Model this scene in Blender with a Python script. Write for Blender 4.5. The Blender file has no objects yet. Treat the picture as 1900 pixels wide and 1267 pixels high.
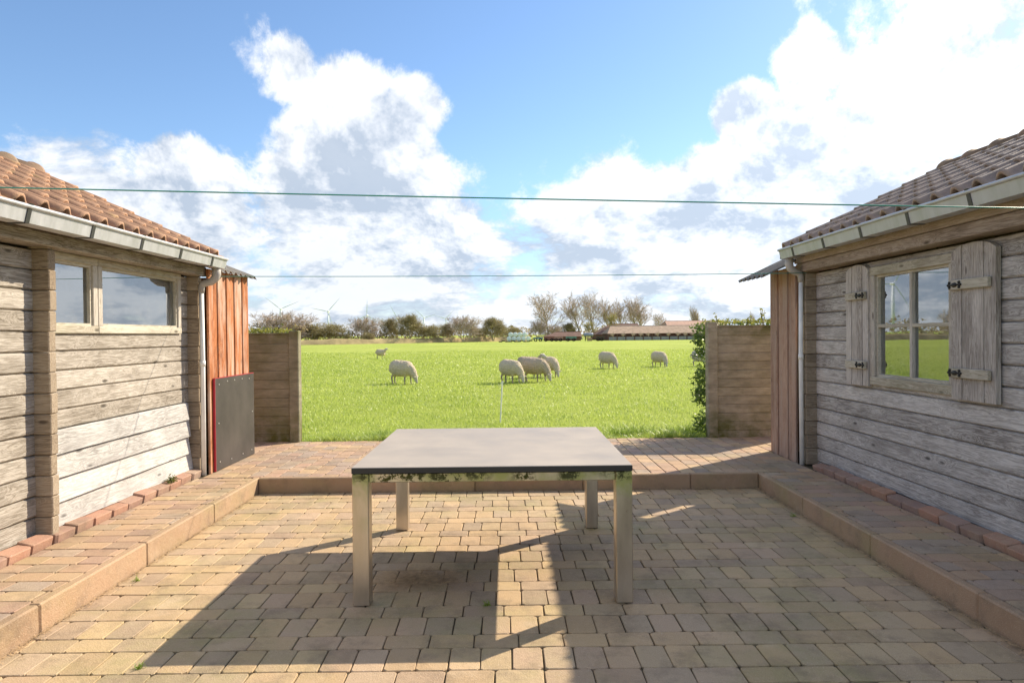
import bpy, math, random
import numpy as np
from mathutils import Vector, Matrix, noise as mnoise
R = math.radians
random.seed(7); rng = np.random.default_rng(7)
scene = bpy.context.scene
COL = scene.collection

# ------------------------------------------------------------------ camera
cam = bpy.data.objects.new('camera', bpy.data.cameras.new('camera'))
COL.objects.link(cam); scene.camera = cam
cam.data.lens = 24; cam.data.sensor_width = 36
cam.data.clip_start = 0.05; cam.data.clip_end = 20000
CAM = Vector((0, 0, 1.44)); YAW, PITCH, ROLL = R(0.407), R(-0.565), R(0.55)
fw = Vector((math.sin(YAW)*math.cos(PITCH), math.cos(YAW)*math.cos(PITCH), math.sin(PITCH)))
rt = fw.cross(Vector((0, 0, 1))).normalized(); up = rt.cross(fw)
RT = rt*math.cos(ROLL)-up*math.sin(ROLL); UP = up*math.cos(ROLL)+rt*math.sin(ROLL)
mw = Matrix((RT, UP, -fw)).transposed().to_4x4(); mw.translation = CAM
cam.matrix_world = mw
FPX = 1900*24/36
def ray(px, py): return fw+RT*((px-950)/FPX)-UP*((py-633.5)/FPX)
def at_y(px, py, Y): d = ray(px, py); return CAM+d*(Y/d.y)
def at_z(px, py, Z): d = ray(px, py); return CAM+d*((Z-CAM.z)/d.z)

# ------------------------------------------------------------------ node helper
class G:
    def __init__(s, tree): s.t = tree; s.n = tree.nodes; s.l = tree.links
    def new(s, ty, **kw):
        n = s.n.new(ty)
        for k, v in kw.items(): setattr(n, k, v)
        return n
    def put(s, sock, v):
        if v is None: return
        if hasattr(v, 'is_output'): s.l.new(v, sock)
        else:
            try: sock.default_value = v
            except Exception: sock.default_value = (*v, 1)
    def math(s, op, a, b=None, c=None, clamp=False):
        n = s.new('ShaderNodeMath', operation=op, use_clamp=clamp)
        for i, v in enumerate((a, b, c)):
            if v is not None: s.put(n.inputs[i], v)
        return n.outputs[0]
    def vm(s, op, a, b=None, out=0):
        n = s.new('ShaderNodeVectorMath', operation=op)
        s.put(n.inputs[0], a)
        if b is not None:
            if op == 'SCALE': s.put(n.inputs['Scale'], b)
            else: s.put(n.inputs[1], b)
        return n.outputs[out]
    def noise(s, vec, scale=5, detail=4, rough=.55, dist=0, col=False):
        n = s.new('ShaderNodeTexNoise')
        s.put(n.inputs['Vector'], vec); s.put(n.inputs['Scale'], scale); s.put(n.inputs['Detail'], detail)
        s.put(n.inputs['Roughness'], rough); s.put(n.inputs['Distortion'], dist)
        return n.outputs[1 if col else 0]
    def vor(s, vec, scale=5, out='Distance', **kw):
        n = s.new('ShaderNodeTexVoronoi', **kw); s.put(n.inputs['Vector'], vec); s.put(n.inputs['Scale'], scale)
        return n.outputs[out]
    def mr(s, v, a, b, c=0, d=1, smooth=False):
        n = s.new('ShaderNodeMapRange'); n.clamp = True
        if smooth: n.interpolation_type = 'SMOOTHSTEP'
        for i, x in enumerate((v, a, b, c, d)): s.put(n.inputs[i], x)
        return n.outputs[0]
    def ramp(s, v, stops):
        n = s.new('ShaderNodeValToRGB'); e = n.color_ramp.elements
        while len(e) < len(stops): e.new(.5)
        for el, (p, c) in zip(e, stops): el.position = p; el.color = (*c, 1)
        s.put(n.inputs[0], v); return n.outputs[0]
    def mix(s, f, a, b, bt='MIX'):
        n = s.new('ShaderNodeMix', data_type='RGBA', blend_type=bt)
        s.put(n.inputs[0], f); s.put(n.inputs[6], a); s.put(n.inputs[7], b); return n.outputs[2]
    def comb(s, x, y, z):
        n = s.new('ShaderNodeCombineXYZ')
        for i, v in enumerate((x, y, z)): s.put(n.inputs[i], v)
        return n.outputs[0]
    def sep(s, v):
        n = s.new('ShaderNodeSeparateXYZ'); s.put(n.inputs[0], v); return n.outputs
    def bump(s, h, strength=.3, dist=.01):
        n = s.new('ShaderNodeBump'); n.inputs['Strength'].default_value = strength
        n.inputs['Distance'].default_value = dist; s.put(n.inputs['Height'], h); return n.outputs[0]
    def tc(s, which='Object'): return s.new('ShaderNodeTexCoord').outputs[which]
    def pos(s): return s.new('ShaderNodeNewGeometry').outputs['Position']
    def rnd(s):
        a = s.new('ShaderNodeObjectInfo').outputs['Random']; b = s.new('ShaderNodeNewGeometry').outputs['Random Per Island']
        return s.math('FRACT', s.math('ADD', a, b))

SUN = Vector((.80, .63, .74)).normalized()
ELEV = math.asin(SUN.z); AZ = math.atan2(SUN.x, SUN.y)

# ------------------------------------------------------------------ world: sky with cumulus
w = bpy.data.worlds.new('World'); scene.world = w; w.use_nodes = True
g = G(w.node_tree); g.n.clear()
sky = g.new('ShaderNodeTexSky', sky_type='NISHITA'); sky.sun_disc = False
sky.sun_elevation = ELEV; sky.sun_rotation = AZ; sky.air_density = 1.0; sky.dust_density = .3; sky.ozone_density = 2.0
SKYK = .12
# cumulus over directions: a noise field, lifted where the photograph shows heaps and thinned where it shows blue
c = g
D = g.vm('NORMALIZE', g.tc('Generated'))
zz = c.math('MAXIMUM', c.sep(D)[2], 0)
squash = c.math('DIVIDE', 1.15, c.math('ADD', zz, .30))                      # a layer seen more edge-on towards the horizon
def field_noise(v, det):
    s_ = c.sep(v); q = c.comb(s_[0], s_[1], c.math('MULTIPLY', s_[2], squash))
    n0 = c.noise(q, 3.4, 2, .5); n1 = c.noise(c.vm('ADD', q, c.vm('SCALE', c.comb(n0, n0, n0), .12)), 6.6, det, .66)
    return c.math('ADD', c.math('MULTIPLY', n0, .34), c.math('MULTIPLY', n1, .86))
def cdir(px, py): return tuple(ray(px, py).normalized())
def blob(p, r, wt):
    d = c.vm('LENGTH', c.vm('SUBTRACT', D, cdir(*p)), out=1)
    return c.mr(d, r*1.45, r*.15, 0, wt, True)
heaps = [((660, 330), .15, .22), ((635, 195), .085, .19), ((770, 205), .055, .19), ((535, 130), .06, .18), ((150, 370), .13, .20), ((330, 360), .10, .20),
         ((1840, 100), .19, .17), ((1660, 250), .12, .16), ((1500, 340), .12, .2), ((1330, 350), .10, .18), ((1150, 360), .12, .15), ((1040, 290), .08, .08),
         ((1378, 215), .05, .27), ((1505, 112), .05, .20), ((470, 65), .05, .10)]
gaps = [((130, 60), .28, .36), ((1560, 30), .05, .16), ((1520, 180), .035, .13), ((400, 180), .11, .28), ((1000, 130), .20, .34), ((1250, 130), .17, .32), ((880, 240), .08, .25), ((700, 20), .15, .3), ((1330, 240), .06, .15)]
acc = None
for h_ in heaps:
    b = blob(*h_); acc = b if acc is None else c.math('MAXIMUM', acc, b)
gac = None
for h_ in gaps:
    b = blob(*h_); gac = b if gac is None else c.math('MAXIMUM', gac, b)
deck = c.mr(zz, .28, .13, .0, .145, True)
big = c.noise(c.vm('ADD', D, (3.7, 1.2, .4)), 1.7, 2)
gen = c.mr(big, .35, .65, -.04, .12)
lift = c.math('ADD', c.math('MAXIMUM', gen, deck), acc)
lift = c.math('SUBTRACT', lift, c.math('MULTIPLY', gac, c.math('SUBTRACT', 1, c.math('MULTIPLY', acc, 5), clamp=True)))
n_here = field_noise(D, 9)
LV = Vector((.35, .05, .95)).normalized()
n_up = field_noise(c.vm('ADD', D, tuple(LV*.030)), 5)
d0 = c.math('ADD', n_here, lift)
cov = g.mr(d0, .605, .745, 0, 1, True)
grad = g.math('SUBTRACT', n_up, n_here)                      # more cloud towards the light than here: a shaded flank
core = g.mr(d0, .80, 1.05, 0, .15, True)
low = g.mr(zz, .24, .10, 0, .30)
lit = g.math('SUBTRACT', g.mr(grad, -.03, .11, 1.1, .1), g.math('ADD', core, low), clamp=True)
ccol = g.mix(lit, (.47, .545, .655), (.93, .95, .985))
near = g.math('POWER', g.math('MAXIMUM', g.vm('DOT_PRODUCT', D, tuple(SUN), out=1), 0), 4)
cgain = g.math('ADD', .74, g.math('MULTIPLY', near, .34))
ccol = g.vm('SCALE', ccol, g.math('DIVIDE', cgain, SKYK))
skyc = g.mix(1, sky.outputs[0], g.mix(g.mr(zz, .0, .22), (.66, .74, .98, 1), (.86, .95, 1.03, 1)), 'MULTIPLY')
mixc = g.mix(g.math('MULTIPLY', cov, .95), skyc, ccol)
bg = g.new('ShaderNodeBackground'); g.put(bg.inputs[0], mixc); bg.inputs[1].default_value = SKYK
wo = g.new('ShaderNodeOutputWorld'); g.l.new(bg.outputs[0], wo.inputs[0])
try: w.cycles.sampling_method = 'MANUAL'; w.cycles.sample_map_resolution = 512
except Exception: pass

sd = bpy.data.lights.new('sun', 'SUN'); sd.energy = 5.0; sd.angle = R(.53); sd.color = (1, .87, .68)
so = bpy.data.objects.new('sun', sd); COL.objects.link(so)
so.rotation_euler = (-SUN).to_track_quat('-Z', 'Y').to_euler(); so.location = SUN*60
scene.view_settings.view_transform = 'Standard'; scene.view_settings.look = 'None'
scene.view_settings.exposure = 0.66; scene.view_settings.gamma = 1

# ------------------------------------------------------------------ mesh helpers
def mesh(name, V, Fs, smooth=False):
    m = bpy.data.meshes.new(name); m.from_pydata([tuple(v) for v in V], [], Fs); m.update()
    if smooth: m.polygons.foreach_set('use_smooth', [True]*len(m.polygons))
    return m
def fast(name, V, T, smooth=False):
    V = np.asarray(V, np.float32); T = np.asarray(T, np.int32)
    m = bpy.data.meshes.new(name); m.vertices.add(len(V)); m.vertices.foreach_set('co', V.ravel())
    m.loops.add(T.size); m.loops.foreach_set('vertex_index', T.ravel())
    k = T.shape[1]; m.polygons.add(len(T)); m.polygons.foreach_set('loop_start', np.arange(len(T), dtype=np.int32)*k)
    m.update(calc_edges=True); m.validate()
    if smooth: m.polygons.foreach_set('use_smooth', np.ones(len(T), bool))
    return m
class MB:
    def __init__(s): s.V = []; s.F = []
    def add(s, V, F):
        o = len(s.V); s.V += [tuple(v) for v in V]; s.F += [tuple(i+o for i in f) for f in F]; return s
    def box(s, x0, x1, y0, y1, z0, z1, bev=0, M=None):
        x0, x1 = min(x0, x1), max(x0, x1); y0, y1 = min(y0, y1), max(y0, y1); z0, z1 = min(z0, z1), max(z0, z1)
        if not bev:
            V = [(x0,y0,z0),(x1,y0,z0),(x1,y1,z0),(x0,y1,z0),(x0,y0,z1),(x1,y0,z1),(x1,y1,z1),(x0,y1,z1)]
            F = [(3,2,1,0),(4,5,6,7),(0,1,5,4),(1,2,6,5),(2,3,7,6),(3,0,4,7)]
        else:                                               # chamfered on every edge: 24 verts
            b = min(bev, (x1-x0)*.45, (y1-y0)*.45, (z1-z0)*.45); V = []; idx = {}
            X, Y, Z = (x0, x1), (y0, y1), (z0, z1); sg = (1, -1)
            for i in (0, 1):
                for j in (0, 1):
                    for k in (0, 1):
                        for a in range(3):
                            p = [X[i]+sg[i]*b, Y[j]+sg[j]*b, Z[k]+sg[k]*b]; p[a] = (X[i], Y[j], Z[k])[a]
                            idx[i, j, k, a] = len(V); V.append(tuple(p))
            F = []
            def q(*ks): F.append(tuple(idx[k] for k in ks))
            q((0,0,0,0),(0,0,1,0),(0,1,1,0),(0,1,0,0)); q((1,0,0,0),(1,1,0,0),(1,1,1,0),(1,0,1,0))
            q((0,0,0,1),(1,0,0,1),(1,0,1,1),(0,0,1,1)); q((0,1,0,1),(0,1,1,1),(1,1,1,1),(1,1,0,1))
            q((0,0,0,2),(0,1,0,2),(1,1,0,2),(1,0,0,2)); q((0,0,1,2),(1,0,1,2),(1,1,1,2),(0,1,1,2))
            for i in (0, 1):
                for j in (0, 1):
                    q((i,j,0,0),(i,j,1,0),(i,j,1,1),(i,j,0,1)); q((i,0,j,0),(i,1,j,0),(i,1,j,2),(i,0,j,2)); q((0,i,j,1),(1,i,j,1),(1,i,j,2),(0,i,j,2))
                    for k in (0, 1): q((i,j,k,0),(i,j,k,1),(i,j,k,2))
        if M is not None: V = [M @ Vector(v) for v in V]
        return s.add(V, F)
    def tube(s, pts, rads, n=8, caps=True):
        pts = [Vector(p) for p in pts]; base = len(s.V); prev = None
        for i, p in enumerate(pts):
            t = (pts[min(i+1, len(pts)-1)]-pts[max(i-1, 0)]).normalized()
            a = prev if prev is not None else (Vector((0, 0, 1)) if abs(t.z) < .9 else Vector((1, 0, 0)))
            u = (a-t*a.dot(t)).normalized(); v = t.cross(u); prev = u
            r = rads[i] if hasattr(rads, '__len__') else rads
            s.V += [tuple(p+u*(r*math.cos(2*math.pi*k/n))+v*(r*math.sin(2*math.pi*k/n))) for k in range(n)]
        for i in range(len(pts)-1):
            for k in range(n):
                a = base+i*n+k; b = base+i*n+(k+1) % n; s.F.append((a, b, b+n, a+n))
        if caps:
            s.F.append(tuple(base+k for k in range(n))[::-1]); s.F.append(tuple(base+(len(pts)-1)*n+k for k in range(n)))
        return s
    def prism(s, prof, axis, a, b):                         # closed profile (2-D) pushed along an axis from a to b
        n = len(prof)
        def P(u, v, t): return {'x': (t, u, v), 'y': (u, t, v), 'z': (u, v, t)}[axis]
        V = [P(u, v, a) for u, v in prof]+[P(u, v, b) for u, v in prof]
        F = [(i, (i+1) % n, n+(i+1) % n, n+i) for i in range(n)]+[tuple(range(n))[::-1], tuple(range(n, 2*n))]
        return s.add(V, F)
    def ell(s, c, r, nu=12, nv=8, M=None):
        V = []; F = []
        for j in range(nv+1):
            ph = math.pi*j/nv
            for i in range(nu):
                th = 2*math.pi*i/nu
                p = Vector((r[0]*math.sin(ph)*math.cos(th), r[1]*math.sin(ph)*math.sin(th), r[2]*math.cos(ph)))
                if M is not None: p = M @ p
                V.append(p+Vector(c))
        for j in range(nv):
            for i in range(nu): F.append((j*nu+i, (j+1)*nu+i, (j+1)*nu+(i+1) % nu, j*nu+(i+1) % nu))
        return s.add(V, F)
    def mesh(s, name, smooth=False):
        m = mesh(name, s.V, s.F, smooth)
        import bmesh
        b = bmesh.new(); b.from_mesh(m); bmesh.ops.remove_doubles(b, verts=b.verts, dist=1e-6)
        bmesh.ops.recalc_face_normals(b, faces=b.faces); b.to_mesh(m); b.free()
        if smooth: m.polygons.foreach_set('use_smooth', [True]*len(m.polygons))
        return m
def wloc(o): return Vector(o['_w']) if '_w' in o else Vector((0, 0, 0))
WORLD = {}
def link(name, me, mat=None, parent=None, loc=(0, 0, 0), rot=None, own=False):
    """an object at WORLD position loc; parents carry no rotation of their own unless rot was given to them"""
    o = bpy.data.objects.new(name, me); COL.objects.link(o)
    if me is not None and mat is not None and not me.materials: me.materials.append(mat)
    loc = Vector(loc); WORLD[o.name] = loc
    if parent is not None: o.parent = parent; o.location = loc-WORLD[parent.name]
    else: o.location = loc
    if rot is not None: o.rotation_euler = rot.to_euler() if hasattr(rot, 'to_euler') else rot
    return o
def tag(o, label=None, cat=None, group=None, kind=None):
    for k, v in (('label', label), ('category', cat), ('group', group), ('kind', kind)):
        if v: o[k] = v
    return o
def empty(name, loc, label, cat, group=None): return tag(link(name, None, loc=loc), label, cat, group)
def obj(mb, name, mat, parent=None, smooth=False, origin=None):
    """mesh given in world coordinates; its origin is put at the parent's base (or at origin)"""
    o = Vector(origin) if origin is not None else (WORLD[parent.name] if parent is not None else Vector((0, 0, 0)))
    mb.V = [tuple(Vector(v)-o) for v in mb.V]
    return link(name, mb.mesh(name, smooth), mat, parent, loc=o)

# ------------------------------------------------------------------ materials
MATS = {}
def mat(name, rough=.8, spec=.3):
    m = bpy.data.materials.new(name); m.use_nodes = True; g = G(m.node_tree)
    b = g.n['Principled BSDF']; b.inputs['Roughness'].default_value = rough; b.inputs['Specular IOR Level'].default_value = spec
    return m, g, b
def plain(name, col, rough=.7, metal=0, var=.15, scale=6, bump=.15, spec=.3):
    m, g, b = mat(name, rough, spec); p = g.tc(); n = g.noise(p, scale, 5)
    a = tuple(x*(1-var) for x in col); c2 = tuple(min(1, x*(1+var)) for x in col)
    g.put(b.inputs['Base Color'], g.mix(g.mr(n, .3, .7), a, c2)); b.inputs['Metallic'].default_value = metal
    if bump: g.put(b.inputs['Normal'], g.bump(g.noise(p, scale*8, 4), bump, .01))
    return m
def wood(name, axis, dark, mid, pale, knots=.85, green=0., fade=None, rough=.85):
    """weathered softwood, the grain along one axis of the board; each board takes its own stretch of grain"""
    m, g, b = mat(name, rough, .2)
    o = g.tc(); r = g.rnd(); off = g.comb(g.math('MULTIPLY', r, 37.), g.math('MULTIPLY', r, 91.), g.math('MULTIPLY', r, 53.))
    q = g.vm('ADD', o, off)
    st = {'x': (.9, 14, 14), 'y': (14, .9, 14), 'z': (14, 14, .9)}[axis]
    kn = {'x': (3., 9, 9), 'y': (9, 3., 9), 'z': (9, 9, 3.)}[axis]
    v = g.vor(g.vm('MULTIPLY', q, kn), .8)                  # distance to the nearest knot
    knot = g.mr(v, .12, .04, 0, 1, True); ring = g.mr(v, .42, .05, 0, 1, True)
    gq = g.vm('ADD', g.vm('MULTIPLY', q, st), g.vm('SCALE', g.comb(ring, ring, ring), .7))
    n1 = g.noise(gq, 2.2, 6, .65, .6); n2 = g.noise(gq, 9, 5, .7)
    cath = g.math('MULTIPLY', g.math('ADD', g.math('SINE', g.math('MULTIPLY', n1, 46.)), 1), .5)
    tone = g.math('ADD', g.math('MULTIPLY', cath, .30), g.math('ADD', g.math('MULTIPLY', n2, .45), g.math('MULTIPLY', g.noise(q, 2.4, 4), .55)))
    tone = g.math('ADD', tone, g.math('MULTIPLY', g.math('SUBTRACT', r, .5), .22))
    col = g.ramp(tone, [(.32, dark), (.60, mid), (.90, pale)])
    blot = g.mr(g.noise(g.vm('MULTIPLY', q, {'x': (.5, 2, 2), 'y': (2, .5, 2), 'z': (2, 2, .5)}[axis]), 3.2, 5, .6), .52, .75, 0, .6)
    col = g.mix(blot, col, tuple(x*1.05 for x in dark))
    col = g.mix(g.math('MULTIPLY', knot, knots), col, tuple(x*.40 for x in dark))
    if fade:                                                # worn patches where the stain has gone
        f = g.mr(g.noise(g.vm('MULTIPLY', q, {'x': (.5, 3, 3), 'y': (3, .5, 3), 'z': (3, 3, .5)}[axis]), 2.2, 6, .65), .46, .60)
        col = g.mix(g.math('MULTIPLY', f, .85), col, fade)
    if green:
        f = g.mr(g.noise(g.pos(), 1.7, 5), .52, .72); col = g.mix(g.math('MULTIPLY', f, green), col, (.16, .17, .07))
    g.put(b.inputs['Base Color'], col)
    g.put(b.inputs['Normal'], g.bump(g.math('ADD', g.math('MULTIPLY', cath, .35), g.math('ADD', n2, g.math('MULTIPLY', knot, -.6))), .45, .004))
    return m
W_LEFT = wood('wood_weathered_left', 'y', (.155, .13, .10), (.36, .32, .27), (.55, .505, .445))
W_PALE = wood('wood_bleached', 'y', (.27, .255, .24), (.47, .455, .435), (.63, .615, .595), knots=.8)
W_RIGHT = wood('wood_weathered_grey', 'y', (.16, .14, .125), (.40, .37, .345), (.63, .60, .57))
W_BROWN = wood('wood_brown_beam', 'y', (.17, .125, .095), (.33, .26, .205), (.46, .38, .31))
W_END = wood('wood_log_side', 'x', (.16, .12, .085), (.31, .245, .175), (.43, .355, .27))
W_FRAME = wood('wood_window_frame', 'y', (.27, .235, .175), (.46, .415, .33), (.60, .555, .46), green=.3)
W_FRAMEZ = wood('wood_window_stile', 'z', (.25, .215, .175), (.44, .395, .335), (.58, .535, .47), green=.15)
W_SHUT = wood('wood_shutter', 'z', (.20, .17, .15), (.42, .375, .335), (.60, .55, .505))
W_RED = wood('wood_red_stain', 'z', (.20, .07, .03), (.43, .155, .06), (.55, .25, .12), fade=(.55, .41, .32))
W_STAIN = wood('wood_brown_stain', 'z', (.22, .125, .085), (.37, .23, .165), (.47, .325, .245), fade=(.42, .31, .245))

def paver_mat(name, stops, moss, speck=.45):
    m, g, b = mat(name, .82, .35); r = g.rnd(); p = g.pos()
    col = g.ramp(g.math('FRACT', g.math('MULTIPLY', r, 7.3)), stops)
    col = g.mix(g.math('FRACT', g.math('MULTIPLY', r, 23.7)), col, g.mix(1, col, (.76, .76, .76, 1), 'MULTIPLY'))
    blot = g.noise(p, 9, 5, .6); col = g.mix(g.mr(blot, .3, .75, .0, .4), col, (.43, .32, .21))
    mo = g.math('MULTIPLY', g.mr(g.noise(p, 1.1, 5, .6), .47, .66), g.mr(g.noise(p, 12, 4, .6), .3, .6, .35, 1))
    col = g.mix(g.math('MULTIPLY', mo, moss), col, (.27, .255, .09))
    dirt = g.math('MULTIPLY', g.mr(g.noise(p, 4.3, 6, .72), .50, .66), .45); col = g.mix(dirt, col, (.17, .125, .085))
    pale = g.mr(g.noise(p, 2.3, 5, .65), .60, .72, 0, .35); col = g.mix(pale, col, (.60, .47, .33))
    grit = g.noise(p, 240, 2, .6); col = g.mix(g.mr(grit, .60, .72, 0, speck), col, (.74, .66, .54))
    col = g.mix(g.mr(grit, .40, .28, 0, .5), col, (.10, .08, .055))
    spots_ = g.mr(g.vor(p, 23), .05, .03, 0, 1); col = g.mix(g.math('MULTIPLY', spots_, g.mr(g.noise(p, 2.7, 2), .55, .6, 0, .7)), col, (.70, .68, .62))
    g.put(b.inputs['Base Color'], col)
    g.put(b.inputs['Normal'], g.bump(g.math('ADD', g.noise(p, 140, 4), g.math('MULTIPLY', g.noise(p, 26, 4), 1.2)), .6, .005))
    return m
PAVER = paver_mat('paver_yellow_brown', [(0, (.53, .37, .215)), (.25, (.57, .395, .215)), (.5, (.51, .355, .235)), (.75, (.46, .345, .23)), (1, (.57, .415, .225))], .55)
PAVER2 = paver_mat('paver_mixed_tones', [(0, (.52, .34, .20)), (.2, (.44, .275, .20)), (.4, (.37, .285, .23)), (.6, (.54, .375, .21)), (.8, (.49, .315, .20)), (1, (.38, .30, .245))], .3)
EDGEB = paver_mat('edging_red_brick', [(0, (.48, .23, .155)), (.5, (.40, .22, .17)), (1, (.35, .225, .195))], .12)
KERB = paver_mat('kerb_concrete', [(0, (.44, .285, .175)), (.5, (.41, .26, .165)), (1, (.46, .30, .185))], .45, .5)
SAND = plain('joint_earth', (.085, .068, .04), .95, var=.45, scale=14, bump=.6)

def tile_mat(name, a, b2, lich, ro=.75):
    m, g, b = mat(name, ro, .5); r = g.rnd(); p = g.pos()
    col = g.mix(r, a, b2); n = g.noise(p, 11, 6, .65)
    ty_ = g.sep(g.tc())[1]
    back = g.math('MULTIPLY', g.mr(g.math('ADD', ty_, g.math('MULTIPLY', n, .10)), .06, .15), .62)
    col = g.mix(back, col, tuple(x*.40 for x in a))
    col = g.mix(g.mr(n, .45, .68, 0, .55), col, tuple(x*.36 for x in a))
    col = g.mix(g.mr(g.noise(p, 4.3, 5, .6), .60, .72, 0, lich), col, (.42, .36, .10))
    g.put(b.inputs['Base Color'], col); g.put(b.inputs['Normal'], g.bump(g.noise(p, 90, 4), .4, .004)); return m
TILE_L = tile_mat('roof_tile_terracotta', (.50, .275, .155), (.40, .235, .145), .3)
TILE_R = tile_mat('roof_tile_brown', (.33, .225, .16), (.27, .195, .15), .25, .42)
RIDGE = tile_mat('ridge_tile_lichen', (.33, .20, .12), (.29, .20, .12), .9)

def metal_mat(name, col, rough, metal, alg=0.):
    m, g, b = mat(name, rough, .5); p = g.pos(); b.inputs['Metallic'].default_value = metal
    n = g.noise(g.vm('MULTIPLY', p, (1, 1, .25)), 9, 6, .65); c1 = g.mix(g.mr(n, .3, .7), tuple(x*.72 for x in col), col)
    if alg:
        z = g.sep(p)[2]
        f = g.math('MULTIPLY', g.mr(g.noise(p, 5, 5, .6), .40, .62), g.mr(z, .38, .62, .05, 1))
        c1 = g.mix(g.math('MULTIPLY', f, alg), c1, (.34, .36, .09))
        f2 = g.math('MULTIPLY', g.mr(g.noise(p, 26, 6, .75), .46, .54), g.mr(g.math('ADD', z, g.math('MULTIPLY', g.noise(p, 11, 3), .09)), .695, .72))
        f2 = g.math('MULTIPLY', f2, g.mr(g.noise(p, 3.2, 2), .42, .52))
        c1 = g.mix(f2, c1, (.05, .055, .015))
        g.put(b.inputs['Metallic'], g.math('MULTIPLY', g.math('SUBTRACT', 1, g.math('MULTIPLY', f, .8)), metal))
    g.put(b.inputs['Base Color'], c1); g.put(b.inputs['Roughness'], g.mr(n, .3, .7, rough*.8, rough*1.25)); return m
STEEL = metal_mat('brushed_steel', (.68, .60, .50), .34, .9, .85)
ZINC = metal_mat('zinc', (.56, .57, .585), .50, .35)
BRACKET = metal_mat('bracket_steel', (.10, .10, .10), .5, .6)
PVC = plain('white_pipe', (.84, .83, .80), .45, var=.12, bump=.05)
PVCG = plain('pipe_socket_grey', (.42, .39, .36), .55, var=.15, bump=.05)
IRON = plain('black_iron', (.035, .033, .032), .5, .5, bump=.1)
SLAB = None
def slab_mat():
    m, g, b = mat('table_slab', .42, .5); p = g.pos()
    n = g.noise(p, 3.4, 5, .6); sp = g.noise(p, 420, 2)
    col = g.mix(g.mr(n, .3, .7), (.32, .275, .225), (.41, .355, .295)); col = g.mix(g.mr(sp, .6, .7, 0, .5), col, (.33, .31, .28))
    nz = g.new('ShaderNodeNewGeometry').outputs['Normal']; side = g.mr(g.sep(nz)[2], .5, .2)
    col = g.mix(side, col, (.03, .03, .03))                  # the sawn edge is the bare black slab, the top's pale grey paints in the sky sheen
    g.put(b.inputs['Base Color'], col); g.put(b.inputs['Roughness'], g.mr(n, .3, .7, .45, .6)); return m
SLAB = slab_mat()
PANEL = plain('black_sheet_panel', (.06, .050, .043), .55, var=.3, scale=3, bump=.05, spec=.4)
REDEDGE = plain('red_panel_edge', (.42, .03, .05), .5, bump=0)
SCREW = plain('screw_head', (.65, .63, .6), .4, .6, bump=0)
def conc_mat(name, col, gr):
    m, g, b = mat(name, .92, .2); p = g.pos(); r = g.rnd()
    n = g.noise(g.vm('MULTIPLY', p, (1, 1, 3.5)), 5, 6, .65); c1 = g.mix(g.mr(n, .3, .72), tuple(x*.62 for x in col), tuple(x*1.2 for x in col))
    c1 = g.mix(g.math('MULTIPLY', r, .3), c1, tuple(x*.7 for x in col))
    z = g.sep(p)[2]; low = g.math('MAXIMUM', g.mr(z, .55, .12, 0, .9), g.mr(z, 1.36, 1.5, 0, .55))
    f = g.math('MULTIPLY', g.mr(g.noise(p, 3.2, 5, .65), .38, .62), g.math('ADD', low, .32)); c1 = g.mix(g.math('MULTIPLY', f, gr), c1, (.115, .115, .03))
    g.put(b.inputs['Base Color'], c1)
    g.put(b.inputs['Normal'], g.bump(g.math('ADD', g.noise(g.vm('MULTIPLY', p, (1.5, 1, 16)), 6, 5), g.noise(p, 70, 3)), .5, .006)); return m
CONC_L = conc_mat('concrete_fence_dark', (.30, .27, .195), 1.)
CONC_R = conc_mat('concrete_fence_pale', (.42, .36, .27), 1.)
CORR = plain('corrugated_sheet', (.20, .185, .165), .85, var=.35, scale=5, bump=.4)

def glass_mat():
    m = bpy.data.materials.new('window_glass'); m.use_nodes = True; g = G(m.node_tree); g.n.clear()
    gl = g.new('ShaderNodeBsdfGlossy'); gl.inputs['Roughness'].default_value = .015; gl.inputs['Color'].default_value = (.90, .94, .97, 1)
    tr = g.new('ShaderNodeBsdfTransparent'); tr.inputs['Color'].default_value = (.75, .8, .8, 1)
    df = g.new('ShaderNodeBsdfDiffuse'); df.inputs['Color'].default_value = (.5, .5, .48, 1)
    fr = g.new('ShaderNodeFresnel'); fr.inputs['IOR'].default_value = 1.5
    p = g.pos(); g.put(gl.inputs['Normal'], g.bump(g.noise(p, 1.6, 1), .05, .02))
    f = g.math('ADD', .34, g.math('MULTIPLY', fr.outputs[0], .75), clamp=True)
    m1 = g.new('ShaderNodeMixShader'); g.put(m1.inputs[0], f); g.l.new(tr.outputs[0], m1.inputs[1]); g.l.new(gl.outputs[0], m1.inputs[2])
    m2 = g.new('ShaderNodeMixShader'); g.put(m2.inputs[0], g.mr(g.noise(p, 7, 6, .7), .50, .80, .02, .16)); g.l.new(m1.outputs[0], m2.inputs[1]); g.l.new(df.outputs[0], m2.inputs[2])
    o = g.new('ShaderNodeOutputMaterial'); g.l.new(m2.outputs[0], o.inputs[0]); return m
GLASS = glass_mat()
INNER = plain('cabin_inside', (.10, .08, .06), .9)

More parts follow.
